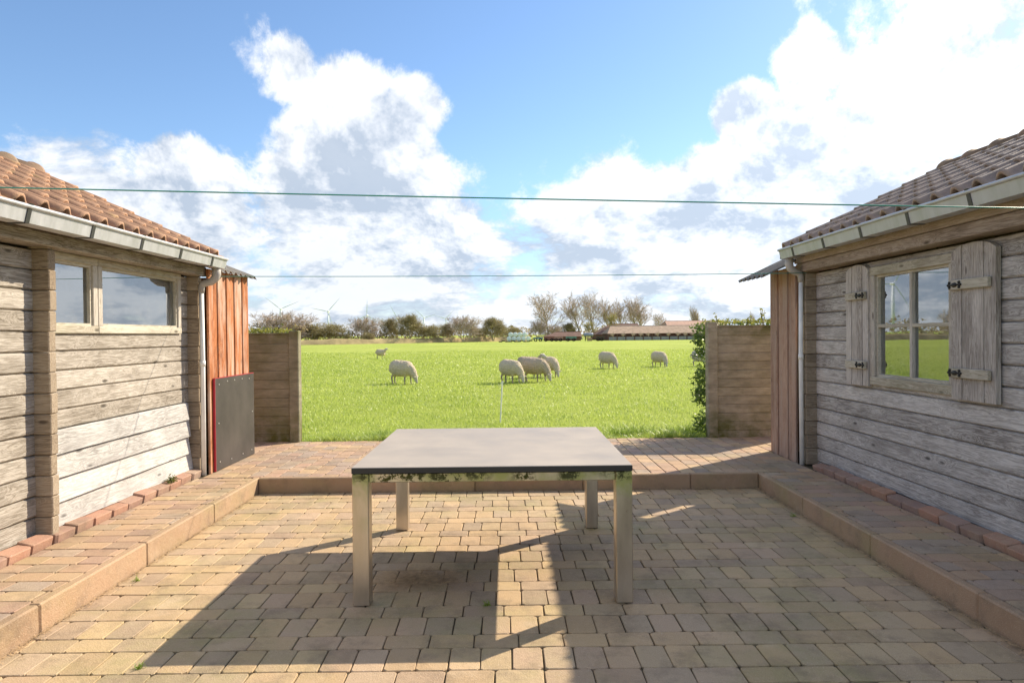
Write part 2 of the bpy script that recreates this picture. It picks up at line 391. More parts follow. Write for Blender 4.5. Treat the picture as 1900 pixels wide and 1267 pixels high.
def leaf_mat(name, a, b2, trans=.35, rough=.55, world=2., straw=None):
    m = bpy.data.materials.new(name); m.use_nodes = True; g = G(m.node_tree); b = g.n['Principled BSDF']
    r = g.rnd(); n = g.noise(g.pos(), world, 4); f = g.math('ADD', g.math('MULTIPLY', r, .5), g.mr(n, .32, .68, 0, .5), clamp=True)
    col = g.mix(f, a, b2)
    if straw: col = g.mix(g.mr(g.math('FRACT', g.math('MULTIPLY', r, 13.7)), .89, .95, 0, .7), col, straw)
    g.put(b.inputs['Base Color'], col); b.inputs['Roughness'].default_value = rough; b.inputs['Specular IOR Level'].default_value = .35
    t = g.new('ShaderNodeBsdfTranslucent'); g.put(t.inputs[0], g.mix(.5, col, tuple(min(1, x*1.8) for x in b2)))
    mx = g.new('ShaderNodeMixShader'); mx.inputs[0].default_value = trans
    g.l.new(b.outputs[0], mx.inputs[1]); g.l.new(t.outputs[0], mx.inputs[2]); g.l.new(mx.outputs[0], g.n['Material Output'].inputs[0]); return m
GRASS = leaf_mat('grass_blades', (.13, .225, .025), (.43, .505, .10), .42, .36, .6, (.66, .62, .38))
HEDGE = leaf_mat('hedge_leaves', (.05, .10, .016), (.13, .19, .035), .3, .4)
HEDGEY = leaf_mat('hedge_young_leaves', (.13, .16, .03), (.28, .27, .06), .4, .45)
WEED = leaf_mat('weed_leaves', (.07, .10, .02), (.17, .17, .04), .3)
BARK = plain('bark_grey', (.34, .30, .24), .9, var=.3)
TWIG = plain('twigs_brown', (.50, .405, .31), .9, var=.3)
TWIGG = plain('twigs_olive', (.36, .30, .17), .9, var=.3)
LEAFO = leaf_mat('bush_leaves_olive', (.17, .155, .06), (.30, .25, .115), .3)
LEAFY = leaf_mat('willow_leaves_yellow', (.22, .20, .04), (.34, .30, .08), .3)

def field_mat():
    m, g, b = mat('field_grass', .9, .15); p = g.pos(); flat = g.vm('MULTIPLY', p, (1, .45, 1))
    n1 = g.noise(flat, .09, 5, .6); n2 = g.noise(p, 3.2, 5, .7); n3 = g.noise(p, 16, 4, .7)
    t = g.math('ADD', g.math('MULTIPLY', n1, .5), g.math('ADD', g.math('MULTIPLY', n2, .3), g.math('MULTIPLY', n3, .3)))
    col = g.ramp(t, [(.32, (.19, .275, .035)), (.52, (.34, .415, .07)), (.72, (.46, .51, .115))])
    soil = g.math('MULTIPLY', g.mr(g.noise(p, 1.9, 5, .7), .60, .68), g.mr(g.sep(p)[1], 14, 9.5, 0, 1)); col = g.mix(g.math('MULTIPLY', soil, .7), col, (.10, .075, .045))
    g.put(b.inputs['Base Color'], col); g.put(b.inputs['Normal'], g.bump(g.math('ADD', n3, g.noise(p, 60, 2)), .8, .06)); return m
FIELD = field_mat()
BANKM = plain('dry_bank_grass', (.33, .26, .13), .95, var=.35, scale=.5, bump=.6)

# ------------------------------------------------------------------ ground: one sheet from the garden out to the horizon
FZ = -.33
def ground_z(x, y):
    a = min(1, max(0, (y-8.55)/3.6)); a = a*a*(3-2*a)
    z = .10*(1-a)+FZ*a
    if y < 8.45 and abs(x) < 3.2: z = -.16
    return z+(.03*math.sin(x*.31)*math.sin(y*.23) if 13 < y < 120 else 0)
xs = sorted(set([-6000, -2500, -1000, -400, -150, -80, 80, 150, 400, 1000, 2500, 6000]+[x*.5 for x in range(-90, 91)]+[-3.2, 3.2]))
ys = sorted(set([-300, -60, -12, -4, 0, 4, 8.4, 8.45, 8.55]+[8.55+.3*i for i in range(1, 16)]+[13+.8*i for i in range(1, 60)]+[65, 75, 90, 110, 140, 180, 250, 400, 700, 1200, 2200, 4000, 8000]))
V = [(x, y, ground_z(x, y)) for y in ys for x in xs]; nx = len(xs)
Fc = [(j*nx+i, j*nx+i+1, (j+1)*nx+i+1, (j+1)*nx+i) for j in range(len(ys)-1) for i in range(nx-1)]
field = tag(link('field', mesh('field', V, Fc, True), FIELD), 'green pasture stretching from the paved yard to the farm', None, None, 'structure')

# ------------------------------------------------------------------ pavers
def brick_mesh(name, lx, ly, seed, h=.06, bev=.003, jit=.002):
    """a paver with worn, unevenly rounded corners"""
    rn = random.Random(seed); x, y = lx/2, ly/2; j = lambda: rn.uniform(-jit, jit)
    ring = []
    for sx_, sy_, first in ((-1, -1, 1), (1, -1, 0), (1, 1, 1), (-1, 1, 0)):
        c1, c2_ = (min(rn.uniform(.005, .018), lx*.2, ly*.2) for _ in (0, 1)); px_, py_ = sx_*x+j(), sy_*y+j()
        two = [(px_, py_-sy_*c1), (px_-sx_*c2_, py_)]
        ring += two if first else two[::-1]
    t = [rn.uniform(-.0009, .0009) for _ in range(8)]
    V = [(a, b, -h) for a, b in ring]+[(a, b, -bev+t[i]) for i, (a, b) in enumerate(ring)]
    V += [(a*(1-bev/x), b*(1-bev/y), t[i]) for i, (a, b) in enumerate(ring)]
    F = [tuple(range(16, 24))]
    for i in range(8):
        k = (i+1) % 8; F += [(i, k, 8+k, 8+i), (8+i, 8+k, 16+k, 16+i)]
    return V, F
J = .0055
def lay(parent, name, spots, m, nmax, key, shapes):
    """spots: (x, y, z, lx, ly, turn). The nmax most visible ones are objects, the rest one joined part"""
    var = {}
    for (lx, ly) in shapes:
        for s in range(5): var[lx, ly, s] = brick_mesh(name, lx-J, ly-J, hash((round(lx*1000), round(ly*1000), s)) % 9999)
    shared = {k: mesh(name, *v) for k, v in var.items()}
    for me in shared.values(): me.materials.append(m)
    spots = sorted(spots, key=key); rest = MB()
    for i, (x, y, z, lx, ly) in enumerate(spots):
        s = random.randrange(5); dz = random.uniform(-.0013, .0013); tw = random.uniform(-.010, .010)
        k = (lx, ly, s) if (lx, ly, s) in var else None
        if k is None:
            vv, ff = brick_mesh(name, lx-J, ly-J, i)
        else: vv, ff = var[k]
        if i < nmax:
            me = shared[k] if k else mesh(name, vv, ff)
            link(name, me, m, parent, (x, y, z+dz), (random.uniform(-.004, .004), random.uniform(-.004, .004), tw))
        else:
            M = Matrix.Rotation(tw, 3, 'Z')
            rest.add([(M @ Vector(v))+Vector((x, y, z+dz)) for v in vv], ff)
    if rest.V: tag(obj(rest, name+'_field', m, parent), kind='stuff')
KX0, KX1, KY = -2.31, 2.32, 6.30; ZT = .135
patio = tag(link('patio', MB().box(KX0-.03, KX1+.03, -1.5, KY+.03, -.15, -.010).mesh('patio'), SAND), 'sunken paved yard around the table', None, None, 'structure')
spots = []; y = KY-.012; rowA = False
while y > -1.2:
    dep, wid = (.14, .21) if rowA else (.21, .14)
    x = KX0+.01-random.uniform(0, wid*.9)
    while x < KX1-.01:
        a, b = max(x, KX0+.012), min(x+wid, KX1-.012)
        if b-a > .012:
            lx = wid if (a == x and b == x+wid) else b-a
            spots.append(((a+b)/2, y-dep/2, 0, lx, dep))
        x += wid
    y -= dep; rowA = not rowA
def vis(s):                                                 # nearest bricks inside the picture first
    x, y = s[0], s[1]
    return (0 if (y > 2.72 and abs(x) < .78*y+.1) else 100)+y
lay(patio, 'paver', spots, PAVER, 300, vis, [(.21, .14), (.14, .21)])

terr = tag(link('rear_terrace', MB().box(-3.7, 3.7, KY+.062, 8.52, -.15, ZT-.010).mesh('rear_terrace'), SAND), 'raised paved terrace between the yard and the field', None, None, 'structure')
spots = []; x = -3.56
while x < 3.5:                                             # courses run away from the camera, running bond
    y = KY+.064-random.uniform(0, .2)
    while y < 8.5:
        a, b = max(y, KY+.064), min(y+.21, 8.515)
        if b-a > .012 and not (x < -2.87 and b < 7.66) and not (x > 2.86 and b < 7.55): spots.append((x+.07, (a+b)/2, ZT, .14, .21 if (a == y and b == y+.21) else b-a))
        y += .21
    x += .14
lay(terr, 'paver', spots, PAVER2, 300, lambda s: (0 if abs(s[0]) < 2.85 else 50)+s[1], [(.14, .21)])
for name, x0, x1, lab in (('side_path', -2.90, KX0-.064, 'raised paved strip along the cabin with the long low window'), ('side_path', KX1+.064, 2.90, 'raised paved strip along the shuttered cabin')):
    b = tag(link(name, MB().box(x0-.3 if x0 < 0 else x0, x1 if x0 < 0 else x1+.3, -1.5, KY+.058, -.15, ZT-.010).mesh(name), SAND), lab, None, None, 'structure')
    spots = []; y = KY+.05; k = 0
    while y > -1.2:
        x = x0-random.uniform(0, .2)
        while x < x1:
            a, c2 = max(x, x0), min(x+.21, x1)
            if c2-a > .012: spots.append(((a+c2)/2, y-.07, ZT, .21 if (a == x and c2 == x+.21) else c2-a, .14))
            x += .21
        y -= .14
    lay(b, 'paver', spots, PAVER2, 150, lambda s: (0 if s[1] > 2.6 else 100)+s[1], [(.21, .14)])
    # red edging bricks set on edge along the cabin wall
    ex = x0-.05 if x0 < 0 else x1+.05; y = 6.50
    vv = [mesh('edging_brick', *brick_mesh('edging_brick', .10, .205, 50+q, .12, .005, .003)) for q in range(5)]
    while y > 1.5:
        link('edging_brick', vv[random.randrange(5)], EDGEB, b, (ex+random.uniform(-.006, .006), y-.105, ZT+.055+random.uniform(-.010, .010)), (random.uniform(-.03, .03), (-.16 if x0 < 0 else .16)*-1+random.uniform(-.04, .04), random.uniform(-.03, .03)))
        y -= .212
# kerb stones round the sunken yard
kerb = tag(link('kerb', MB().box(KX0-.055, KX1+.055, KY+.005, KY+.055, -.16, -.10).mesh('kerb'), KERB), 'red-brown concrete kerb stepping up round the yard', None, None, 'structure')
def kerb_stone(x0, x1, y0, y1):
    mb = MB().box(x0, x1, y0, y1, -.14, ZT+.004, .009); obj(mb, 'kerb_stone', KERB, kerb, origin=((x0+x1)/2, (y0+y1)/2, 0))
x = KX0
while x < KX1-.01: kerb_stone(x+.002, min(x+1.0, KX1)-.002, KY, KY+.06); x += 1.0
for xa, xb in ((KX0-.06, KX0), (KX1, KX1+.06)):
    y = KY+.06
    while y > -1: kerb_stone(xa, xb, y-.998, y-.002); y -= 1.0

# dry litter: needles and sand under the table and along the kerb foot
V = []; T = []
def straw(x, y, z, L, a, wd=.0012):
    k = len(V); dx, dy = math.cos(a)*L/2, math.sin(a)*L/2; ox, oy = -math.sin(a)*wd, math.cos(a)*wd
    V.extend([(x-dx+ox, y-dy+oy, z), (x-dx-ox, y-dy-oy, z), (x+dx, y+dy, z+random.uniform(0, .006))]); T.append((k, k+1, k+2))
for _ in range(5200):
    r = abs(random.gauss(0, 1)); t = random.uniform(0, 6.283)
    straw(-.52+.24*r*math.cos(t)*.8, 4.02+.16*r*math.sin(t)*.8, .006+random.uniform(0, .006), random.uniform(.012, .04), random.uniform(0, 6.28))
for _ in range(7000):
    side = random.choice((0, 1, 1, 2)); o = abs(random.gauss(0, .024))*(1.6 if random.random() < .2 else .7)
    if side == 0: x, y = KX0+.01+o, random.uniform(2.2, 6.2)
    elif side == 1: x, y = KX1-.01-o*1.3, random.uniform(2.2, 6.28)
    else: x, y = random.uniform(KX0, KX1), KY-.01-o*.8
    straw(x, y, .005, random.uniform(.008, .03), random.uniform(0, 6.28), .002)
STRAW = plain('dry_litter', (.46, .32, .18), .95, var=.4, scale=30, bump=0)
tag(link('dry_litter', fast('dry_litter', V, T), STRAW), 'dry brown needles and dust lying on the pavers', 'litter', None, 'stuff')

# ------------------------------------------------------------------ cabins
def board_mesh(name, L, h, out, th=.04, face=0., ch=.0075, tilt=0., seg=6, wob=.003, seed=0):
    """horizontal wall board: runs along +Y from 0 to L, height h, its face looking along out (+1 / -1 in x)"""
    rn = random.Random(seed); prof = [(-th, 0), (-.016, 0), (-.012, .002), (0+tilt, ch+.004), (.001+tilt*.5, h*.5), (0, h-ch), (-.013, h-.001), (-th, h-.001)]
    n = len(prof); V = []; F = []
    seg = max(1, min(seg, int(L/.25)))
    for i in range(seg+1):
        dz = rn.uniform(-wob, wob)*.5; dx = rn.uniform(-wob, wob)
        for j, (u, v) in enumerate(prof): V.append(((u+(dx if 0 < j < n-1 else 0))*out, L*i/seg, v+(dz if 1 < j < n-2 else 0)))
    for i in range(seg):
        for j in range(n):
            a = i*n+j; b = i*n+(j+1) % n; F.append((a, b, b+n, a+n) if out < 0 else (b, a, a+n, b+n))
    F += [tuple(range(n))[::out], tuple(range(seg*n, seg*n+n))[::-out]]
    return mesh(name, V, F)
CH, Z0 = .132, .17
def tile_mesh(name):
    wdt, L, th = .215, .345, .017; P = []
    n = 12
    for i in range(n+1):
        u = i/n
        h = .046*math.sin(math.pi*(u/.44))**.8 if u < .44 else -.012*math.sin(math.pi*(u-.44)/.56)
        P.append((u*wdt-wdt*.5, h))
    V = []; F = []; m = n+1
    for (yy, ext) in ((0, .004), (.03, .001), (L, 0)):
        V += [(x, yy, h+ext) for x, h in P]
    V += [(x, 0, h-th) for x, h in P]+[(x, L, h-th) for x, h in P]
    for r in (0, 1):
        for i in range(n): F.append((r*m+i, r*m+i+1, (r+1)*m+i+1, (r+1)*m+i))
    for i in range(n): F += [(3*m+i, 3*m+i+1, i+1, i), (3*m+i, 4*m+i, 4*m+i+1, 3*m+i+1)]
    F += [(0, m, 2*m, 4*m, 3*m), (n, 3*m+n, 4*m+n, 2*m+n, m+n)]
    return mesh(name, V, F, True)
def ridge_mesh(name):
    V = []; F = []; n = 10
    for (yy, r) in ((0, .135), (.035, .138), (.055, .118), (.40, .108), (0, .112), (.40, .095)):
        V += [(r*math.cos(math.pi*k/n), yy, r*.85*math.sin(math.pi*k/n)-.02) for k in range(n+1)]
    m = n+1
    for a, b in ((0, 1), (1, 2), (2, 3), (3, 5), (5, 4), (4, 0)):
        for k in range(n): F.append((a*m+k, a*m+k+1, b*m+k+1, b*m+k))
    return mesh(name, V, F, True)

def cabin(s, label, wallX, Y0, Y1, gutX, gutZ, ridge, W, beamw, tilem, cols, windows, pale):
    out = -s; base = Vector((wallX, Y1, ZT))
    cab = empty('log_cabin', base, label, 'cabin')
    edges = [Y0]+[c for c in cols]+[None]
    # wall boards, one object each
    segs = []; y = Y0
    for c in cols: segs.append((y, c-.035)); y = c+.035
    sd = 0
    for (a, b) in segs:
        for k in range(14):
            z = Z0+CH*k; cuts = [(a, b)]
            for (wa, wb, za, zb) in windows:
                if z+CH*.5 > za and z+CH*.5 < zb:
                    cuts = [c for (p, q) in cuts for c in ((p, min(q, wa)), (max(p, wb), q)) if c[1]-c[0] > .02]
            for (p, q) in cuts:
                sd += 1
                low = pale and k < 5 and a > 4
                me = board_mesh('wall_board', q-p, CH-.002, out, seed=sd, wob=.003)
                o = link('wall_board', me, pale if low else W, cab, (wallX+out*random.uniform(-.002, .002), p, z))
        # short bottom skirting down to the paving
        link('wall_board', board_mesh('wall_board', b-a, Z0-.02, out, seed=99), W, cab, (wallX-out*.004, a, .018))
    for ci, c in enumerate(cols):                           # stacked log ends where the cross walls come through
        for k in range(15):
            pr = .105+random.uniform(-.006, .006); z = Z0+CH*k-(.03 if k == 0 else 0)
            mb = MB().box(wallX-out*.03, wallX+out*pr, c-.035, c+.035, z, Z0+CH*(k+1)-.003, .006)
            obj(mb, 'log_end', W_END, cab, origin=(wallX, c, z))
    # wall plate / fascia beam under the gutter
    zb = Z0+CH*14+.012
    obj(MB().box(wallX-out*.04, wallX+out*.135, Y0, Y1+.02, zb, zb+.085, .006), 'fascia_beam', beamw, cab, origin=(wallX, Y0, zb))
    obj(MB().box(wallX+out*.10, wallX+out*.150, Y0, Y1+.02, zb+.088, gutZ+.02, .004), 'fascia_board', W_BROWN, cab, origin=(wallX, Y0, zb+.08))
    # the walls that close the cabin
    far = wallX-out*3.1
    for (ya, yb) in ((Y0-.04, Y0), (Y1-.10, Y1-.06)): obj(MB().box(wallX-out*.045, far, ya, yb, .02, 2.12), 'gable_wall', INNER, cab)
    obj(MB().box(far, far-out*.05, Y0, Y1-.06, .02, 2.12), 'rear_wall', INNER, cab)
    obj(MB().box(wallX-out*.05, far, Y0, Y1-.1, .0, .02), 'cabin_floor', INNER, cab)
    # roof: deck, tiles one by one, ridge tiles
    rx, rz = ridge; run = abs(rx-gutX); rise = rz-gutZ; al = math.atan2(rise, run); sl = math.hypot(run, rise)
    ydir = Vector((-out*math.cos(al), 0, math.sin(al))); zdir = Vector((out*math.sin(al), 0, math.cos(al))); xdir = ydir.cross(zdir)
    e = Vector((gutX-out*.05, 0, gutZ-.012))
    mb = MB()
    for sgn in (1, -1):
        p0 = e if sgn == 1 else Vector((2*rx-e.x, 0, e.z)); p1 = Vector((rx, 0, rz-.035))
        nn = Vector((0, 0, -.03))
        V = [(p0.x, Y0, p0.z), (p0.x, Y1+.02, p0.z), (p1.x, Y1+.02, p1.z), (p1.x, Y0, p1.z)]
        mb.add(V+[tuple(Vector(v)+nn) for v in V], [(0, 1, 2, 3), (7, 6, 5, 4), (0, 4, 5, 1), (1, 5, 6, 2), (2, 6, 7, 3), (3, 7, 4, 0)])
    for yy in (Y1-.06, Y0): mb.add([(gutX-out*.35, yy, 2.1), (2*rx-gutX+out*.3, yy, 2.1), (rx, yy, rz-.07)], [(0, 1, 2)])
    obj(mb, 'roof_deck', W_BROWN, cab)
    tm = tile_mesh('roof_tile'); tm.materials.append(tilem); M = Matrix((xdir, ydir, zdir)).transposed()
    gauge = sl/7.0; q = M.to_quaternion()
    tilt = Matrix.Rotation(R(-2.6), 3, 'X')
    for k in range(7):
        y = Y1-.06
        while y > Y0-.05:
            p = Vector((gutX, y, gutZ))+ydir*(k*gauge+.035)+zdir*(.022+random.uniform(-.002, .002))
            rot = (M @ tilt @ Matrix.Rotation(random.uniform(-.008, .008), 3, 'Z')).to_quaternion()
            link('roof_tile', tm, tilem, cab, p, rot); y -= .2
    rm = ridge_mesh('ridge_tile'); rm.materials.append(RIDGE); y = Y1+.02
    while y > Y0: link('ridge_tile', rm, RIDGE, cab, (rx, y, rz+.0), Matrix.Rotation(math.pi, 3, 'Z').to_quaternion()); y -= .36
    # gutter with bead, brackets, downpipe
    gx = gutX+out*.0; o_ = out
    prof = [(gx-o_*.075, gutZ-.005), (gx-o_*.075, gutZ-.088), (gx+o_*.02, gutZ-.088), (gx+o_*.04, gutZ-.004), (gx+o_*.036, gutZ-.004), (gx+o_*.017, gutZ-.084), (gx-o_*.071, gutZ-.084), (gx-o_*.071, gutZ-.005)]
    gut = obj(MB().prism(prof, 'y', Y0, Y1-.02).box(gx-o_*.073, gx+o_*.028, Y1-.022, Y1-.018, gutZ-.086, gutZ-.012), 'gutter', ZINC, cab)
    obj(MB().tube([(gx+o_*.042, Y0, gutZ+.002), (gx+o_*.042, Y1-.015, gutZ+.002)], .0125, 10), 'bead', ZINC, gut, True)
    y = Y1-.33
    while y > Y0+.2:
        pr = [(gx-o_*.08, gutZ-.092), (gx+o_*.024, gutZ-.092), (gx+o_*.046, gutZ+.0), (gx+o_*.055, gutZ+.018), (gx+o_*.030, gutZ+.018), (gx+o_*.040, gutZ-.002), (gx+o_*.0205, gutZ-.0885), (gx-o_*.08, gutZ-.0885)]
        obj(MB().prism(pr, 'y', y-.016, y+.016), 'bracket', BRACKET, gut, origin=(gx, y, gutZ)); y -= .60 if s < 0 else .62
    px, py = gx-o_*.03, Y1-.10
    wx = wallX+out*.135
    dp = obj(MB().tube([(px, py, gutZ-.08), (px, py, gutZ-.15), (px-o_*.012, py, gutZ-.185), (px-o_*.05, py, gutZ-.215), (wx+o_*.012, py, gutZ-.235), (wx, py, gutZ-.27), (wx, py, gutZ-.32)], [.040, .040, .038, .036, .034, .030, .027], 12), 'pipe_bend', PVCG, cab, True)
    obj(MB().tube([(wx, py, gutZ-.30), (wx+out*.004, py, 1.2), (wx, py, ZT)], .021, 12).tube([(wx+out*.003, py, 1.17), (wx+out*.003, py, 1.22)], .0255, 12), 'downpipe', PVC, cab, True)
    return cab

LW, RW = -3.03, 3.03
left = cabin(-1, 'weathered log cabin with orange tiled roof and long low window', LW, 0.4, 6.60, -2.72, 2.185, (-4.56, 3.045), W_LEFT, W_LEFT, TILE_L, [4.42, 6.53],
             [(4.50, 6.33, Z0+CH*10, 2.05)], W_PALE)
right = cabin(1, 'grey weathered log cabin with brown tiled roof and shuttered window', RW, 0.4, 6.80, 2.75, 2.25, (4.44, 3.055), W_RIGHT, W_BROWN, TILE_R, [6.70],
              [(4.61, 5.58, Z0+CH*7, Z0+CH*13-.01)], None)

# loose wide weatherboards nailed over the lower left wall
for k in range(4):
    z = .185+.160*k; a = 4.46; b = 6.44-.03*(k == 3)+(.05 if k < 1 else 0)
    me = board_mesh('weatherboard', b-a, .168, 1, th=.012, tilt=.022, seed=200+k, wob=.004, seg=8)
    link('weatherboard', me, W_PALE, left, (LW+.022, a, z))

def window(cab, wallX, out, Y0, Y1, Z0w, Z1w, fr, mun, proud=.022, inset=.02, frame_names=('frame',)):
    """frame bars butted end to end, panes set back, glazing bars"""
    x0, x1 = wallX-out*.03, wallX+out*proud; base = (wallX, Y0, Z0w)
    wn = obj(MB().box(x0, x1, Y0, Y1, Z0w, Z0w+fr, .004), 'window', W_FRAME, cab, origin=base)
    obj(MB().box(x0, x1, Y0, Y1, Z1w-fr, Z1w, .004), 'frame', W_FRAME, wn, origin=(wallX, Y0, Z1w-fr))
    for (a, b) in ((Y0, Y0+fr), (Y1-fr, Y1)): obj(MB().box(x0, x1-out*.003, a, b, Z0w+fr, Z1w-fr, .004), 'frame', W_FRAMEZ, wn, origin=(wallX, a, Z0w))
    ya, yb, za, zb = Y0+fr, Y1-fr, Z0w+fr, Z1w-fr
    bd = .018                                               # glazing bead inside the frame
    xb = wallX+out*.004
    obj(MB().box(x0, xb, ya, yb, za, za+bd).box(x0, xb, ya, yb, zb-bd, zb).box(x0, xb, ya, ya+bd, za+bd, zb-bd).box(x0, xb, yb-bd, yb, za+bd, zb-bd), 'bead', W_FRAME, wn)
    ya += bd; yb -= bd; za += bd; zb -= bd; xg = wallX-out*inset
    mw_ = .032
    if mun:
        ym, zm = (ya+yb)/2, (za+zb)/2+.0
        obj(MB().box(xg-out*.012, wallX+out*.006, ym-mw_/2, ym+mw_/2, za, zb, .003), 'glazing_bar', W_FRAMEZ, wn, origin=(wallX, ym, za))
        for (p, q) in ((ya, ym-mw_/2), (ym+mw_/2, yb)): obj(MB().box(xg-out*.012, wallX+out*.004, p, q, zm-.014, zm+.014, .003), 'glazing_bar', W_FRAME, wn, origin=(wallX, p, zm))
        cells = [(p, q, r, t) for (p, q) in ((ya, ym-mw_/2), (ym+mw_/2, yb)) for (r, t) in ((za, zm-.014), (zm+.014, zb))]
    else: cells = [(ya, yb, za, zb)]
    for (p, q, r, t) in cells: obj(MB().box(xg, xg-out*.005, p, q, r, t), 'pane', GLASS, wn, origin=(xg, p, r))
    return wn
window(left, LW, 1, 4.51, 5.055, Z0+CH*10-.012, 2.028, .055, False)
window(left, LW, 1, 5.06, 6.34, Z0+CH*10-.012, 2.028, .055, False)
window(right, RW, -1, 4.555, 5.635, 1.00, 1.965, .07, True, proud=.030)
# shutters: arched ledged boards
def shutter(Y0, Y1, mirror):
    xf = RW-.012; zb, zt = .985, 1.93; n = 4; wd = (Y1-Y0)/n
    sh = None
    for i in range(n):
        a, b = Y0+wd*i, Y0+wd*(i+1)-.004
        def top(y): t = (y-(Y0+Y1)/2)/((Y1-Y0)/2); return zt+.075*math.sqrt(max(0, 1-t*t*.92))
        pr = [(a, zb), (b, zb), (b, top(b)), ((a+b)/2, top((a+b)/2)), (a, top(a))]
        m_ = MB().prism(pr, 'x', xf-.032-.004*(i % 2), xf)
        if sh is None: sh = obj(m_, 'shutter', W_SHUT, right, origin=(xf, Y0, zb))
        else: obj(m_, 'plank', W_SHUT, sh, origin=(xf, a, zb))
    for z in (1.16, 1.74):
        inner = Y0-.0 if mirror else Y1
        a, b = (Y0+.03, Y1-.01) if mirror else (Y0+.01, Y1-.03)
        obj(MB().box(xf-.062, xf-.0365, a, b, z-.032, z+.032, .004), 'batten', W_FRAME, sh, origin=(xf, a, z))
        yc = b-.06 if mirror else a+.06                     # wrought hinge plate next to the window
        yc = (Y1-.075) if mirror else (Y0+.075)
        hb = MB().ell((xf-.065, yc, z), (.006, .030, .016), 10, 6)
        for dy in (-.048, .048):
            for dz in (-.016, 0, .016): hb.ell((xf-.065, yc+dy*(1 if dz else 1.25), z+dz), (.006, .013, .010), 8, 5)
        hb.tube([(xf-.066, yc-.05, z), (xf-.066, yc+.05, z)], .006, 6)
        obj(hb, 'hinge', IRON, sh, True)
shutter(4.150, 4.565, True); shutter(5.630, 5.985, False)

# ------------------------------------------------------------------ lean-to sheds behind the cabins
def shed(s, X, Y0, Y1, ztop, W, label, over, zroof):
    out = -s; sh = empty('lean_to_shed', (X, Y0, ZT), label, 'shed')
    y = Y0; k = 0
    while y < Y1-.01:
        wd = min(random.choice((.10, .115, .14)), Y1-y); k += 1
        xo = X+out*(.012 if k % 2 else 0)
        obj(MB().box(xo, xo-out*.022, y+.002, y+wd-.002, ZT-.01-.02*(k % 2), ztop, .003), 'board', W, sh, origin=(X, y, ZT)); y += wd
    obj(MB().box(X-out*.03, X-out*1.6, Y1-.03, Y1, ZT-.01, ztop).box(X-out*1.57, X-out*1.6, Y0, Y1-.03, ZT-.01, ztop), 'rear_wall', W, sh)
    # corrugated roof sheet: waves run down the slope
    (xe, ze), (xr, zr) = over, zroof; n = 60; V = []; F = []
    ya, yb = Y0-.05, Y1+.06
    for i in range(n+1):
        yy = ya+(yb-ya)*i/n; h = .016*math.sin(2*math.pi*(yy-ya)/.13)
        V += [(xe, yy, ze+h), (xr, yy, zr+h), (xe, yy, ze+h-.007), (xr, yy, zr+h-.007)]
    for i in range(n):
        a = 4*i; b = a+4; F += [(a, b, b+1, a+1), (a+2, a+3, b+3, b+2), (a, a+2, b+2, b), (a+1, b+1, b+3, a+3)]
    F += [(0, 1, 3, 2), (4*n, 4*n+2, 4*n+3, 4*n+1)]
    obj(MB().add(V, F), 'corrugated_roof', CORR, sh)
    return sh
shL = shed(-1, -2.87, 6.565, 7.60, 2.10, W_RED, 'lean-to shed of orange-red stained upright boards with corrugated roof', (-2.79, 2.10), (-4.4, 2.75))
pn = obj(MB().box(-2.852, -2.834, 6.63, 7.64, ZT+.006, 1.04, .002), 'cover_panel', PANEL, shL, origin=(-2.84, 6.63, ZT)); pn['label'] = 'black sheet panel screwed over the lower boards'
obj(MB().box(-2.853, -2.832, 6.623, 6.629, ZT+.006, 1.04).box(-2.853, -2.833, 6.63, 7.64, 1.041, 1.046), 'edge_strip', REDEDGE, pn)
for (yy, zz) in [(6.72, .98), (6.92, 1.0), (7.1, 1.0), (7.3, 1.0), (7.5, .99), (6.70, .6), (7.58, .62), (6.72, .22), (7.0, .20), (7.3, .2), (7.55, .2)]:
    obj(MB().tube([(-2.835, yy, zz), (-2.830, yy, zz)], .007, 8), 'screw', SCREW, pn)
shR = shed(1, 2.90, 6.82, 7.50, 2.10, W_STAIN, 'lean-to shed of brown stained upright boards with overhanging corrugated roof', (2.57, 2.01), (4.4, 2.86))

# ------------------------------------------------------------------ concrete plank fences
def fence(s, X0, X1, Yf, n, h, M_, label, zt):
    f = empty('concrete_fence', (X0, Yf, ZT-.02), label, 'fence')
    obj(MB().box(X0, X0+s*.12, Yf-.04, Yf+.09, ZT-.02, zt+.01, .010), 'post', M_, f, origin=(X0, Yf, ZT))
    z = ZT-.02
    for k in range(n):
        obj(MB().box(X0+s*.12, X1, Yf+.0+random.uniform(-.003, .003), Yf+.04, z, z+h-.0006, .006), 'fence_plank', M_, f, origin=(X0, Yf, z)); z += h
    obj(MB().box(X0+s*.121, X1, Yf-.008, Yf+.05, z, z+.02, .003), 'cap', M_, f, origin=(X0, Yf, z))
fence(-1, -2.585, -3.7, 8.50, 12, .1130, CONC_L, 'dark mossy concrete plank fence beside the orange-red shed', 1.505)
fence(1, 2.495, 3.7, 8.50, 13, .1075, CONC_R, 'pale brown concrete plank fence in front of the leafy hedge', 1.565)

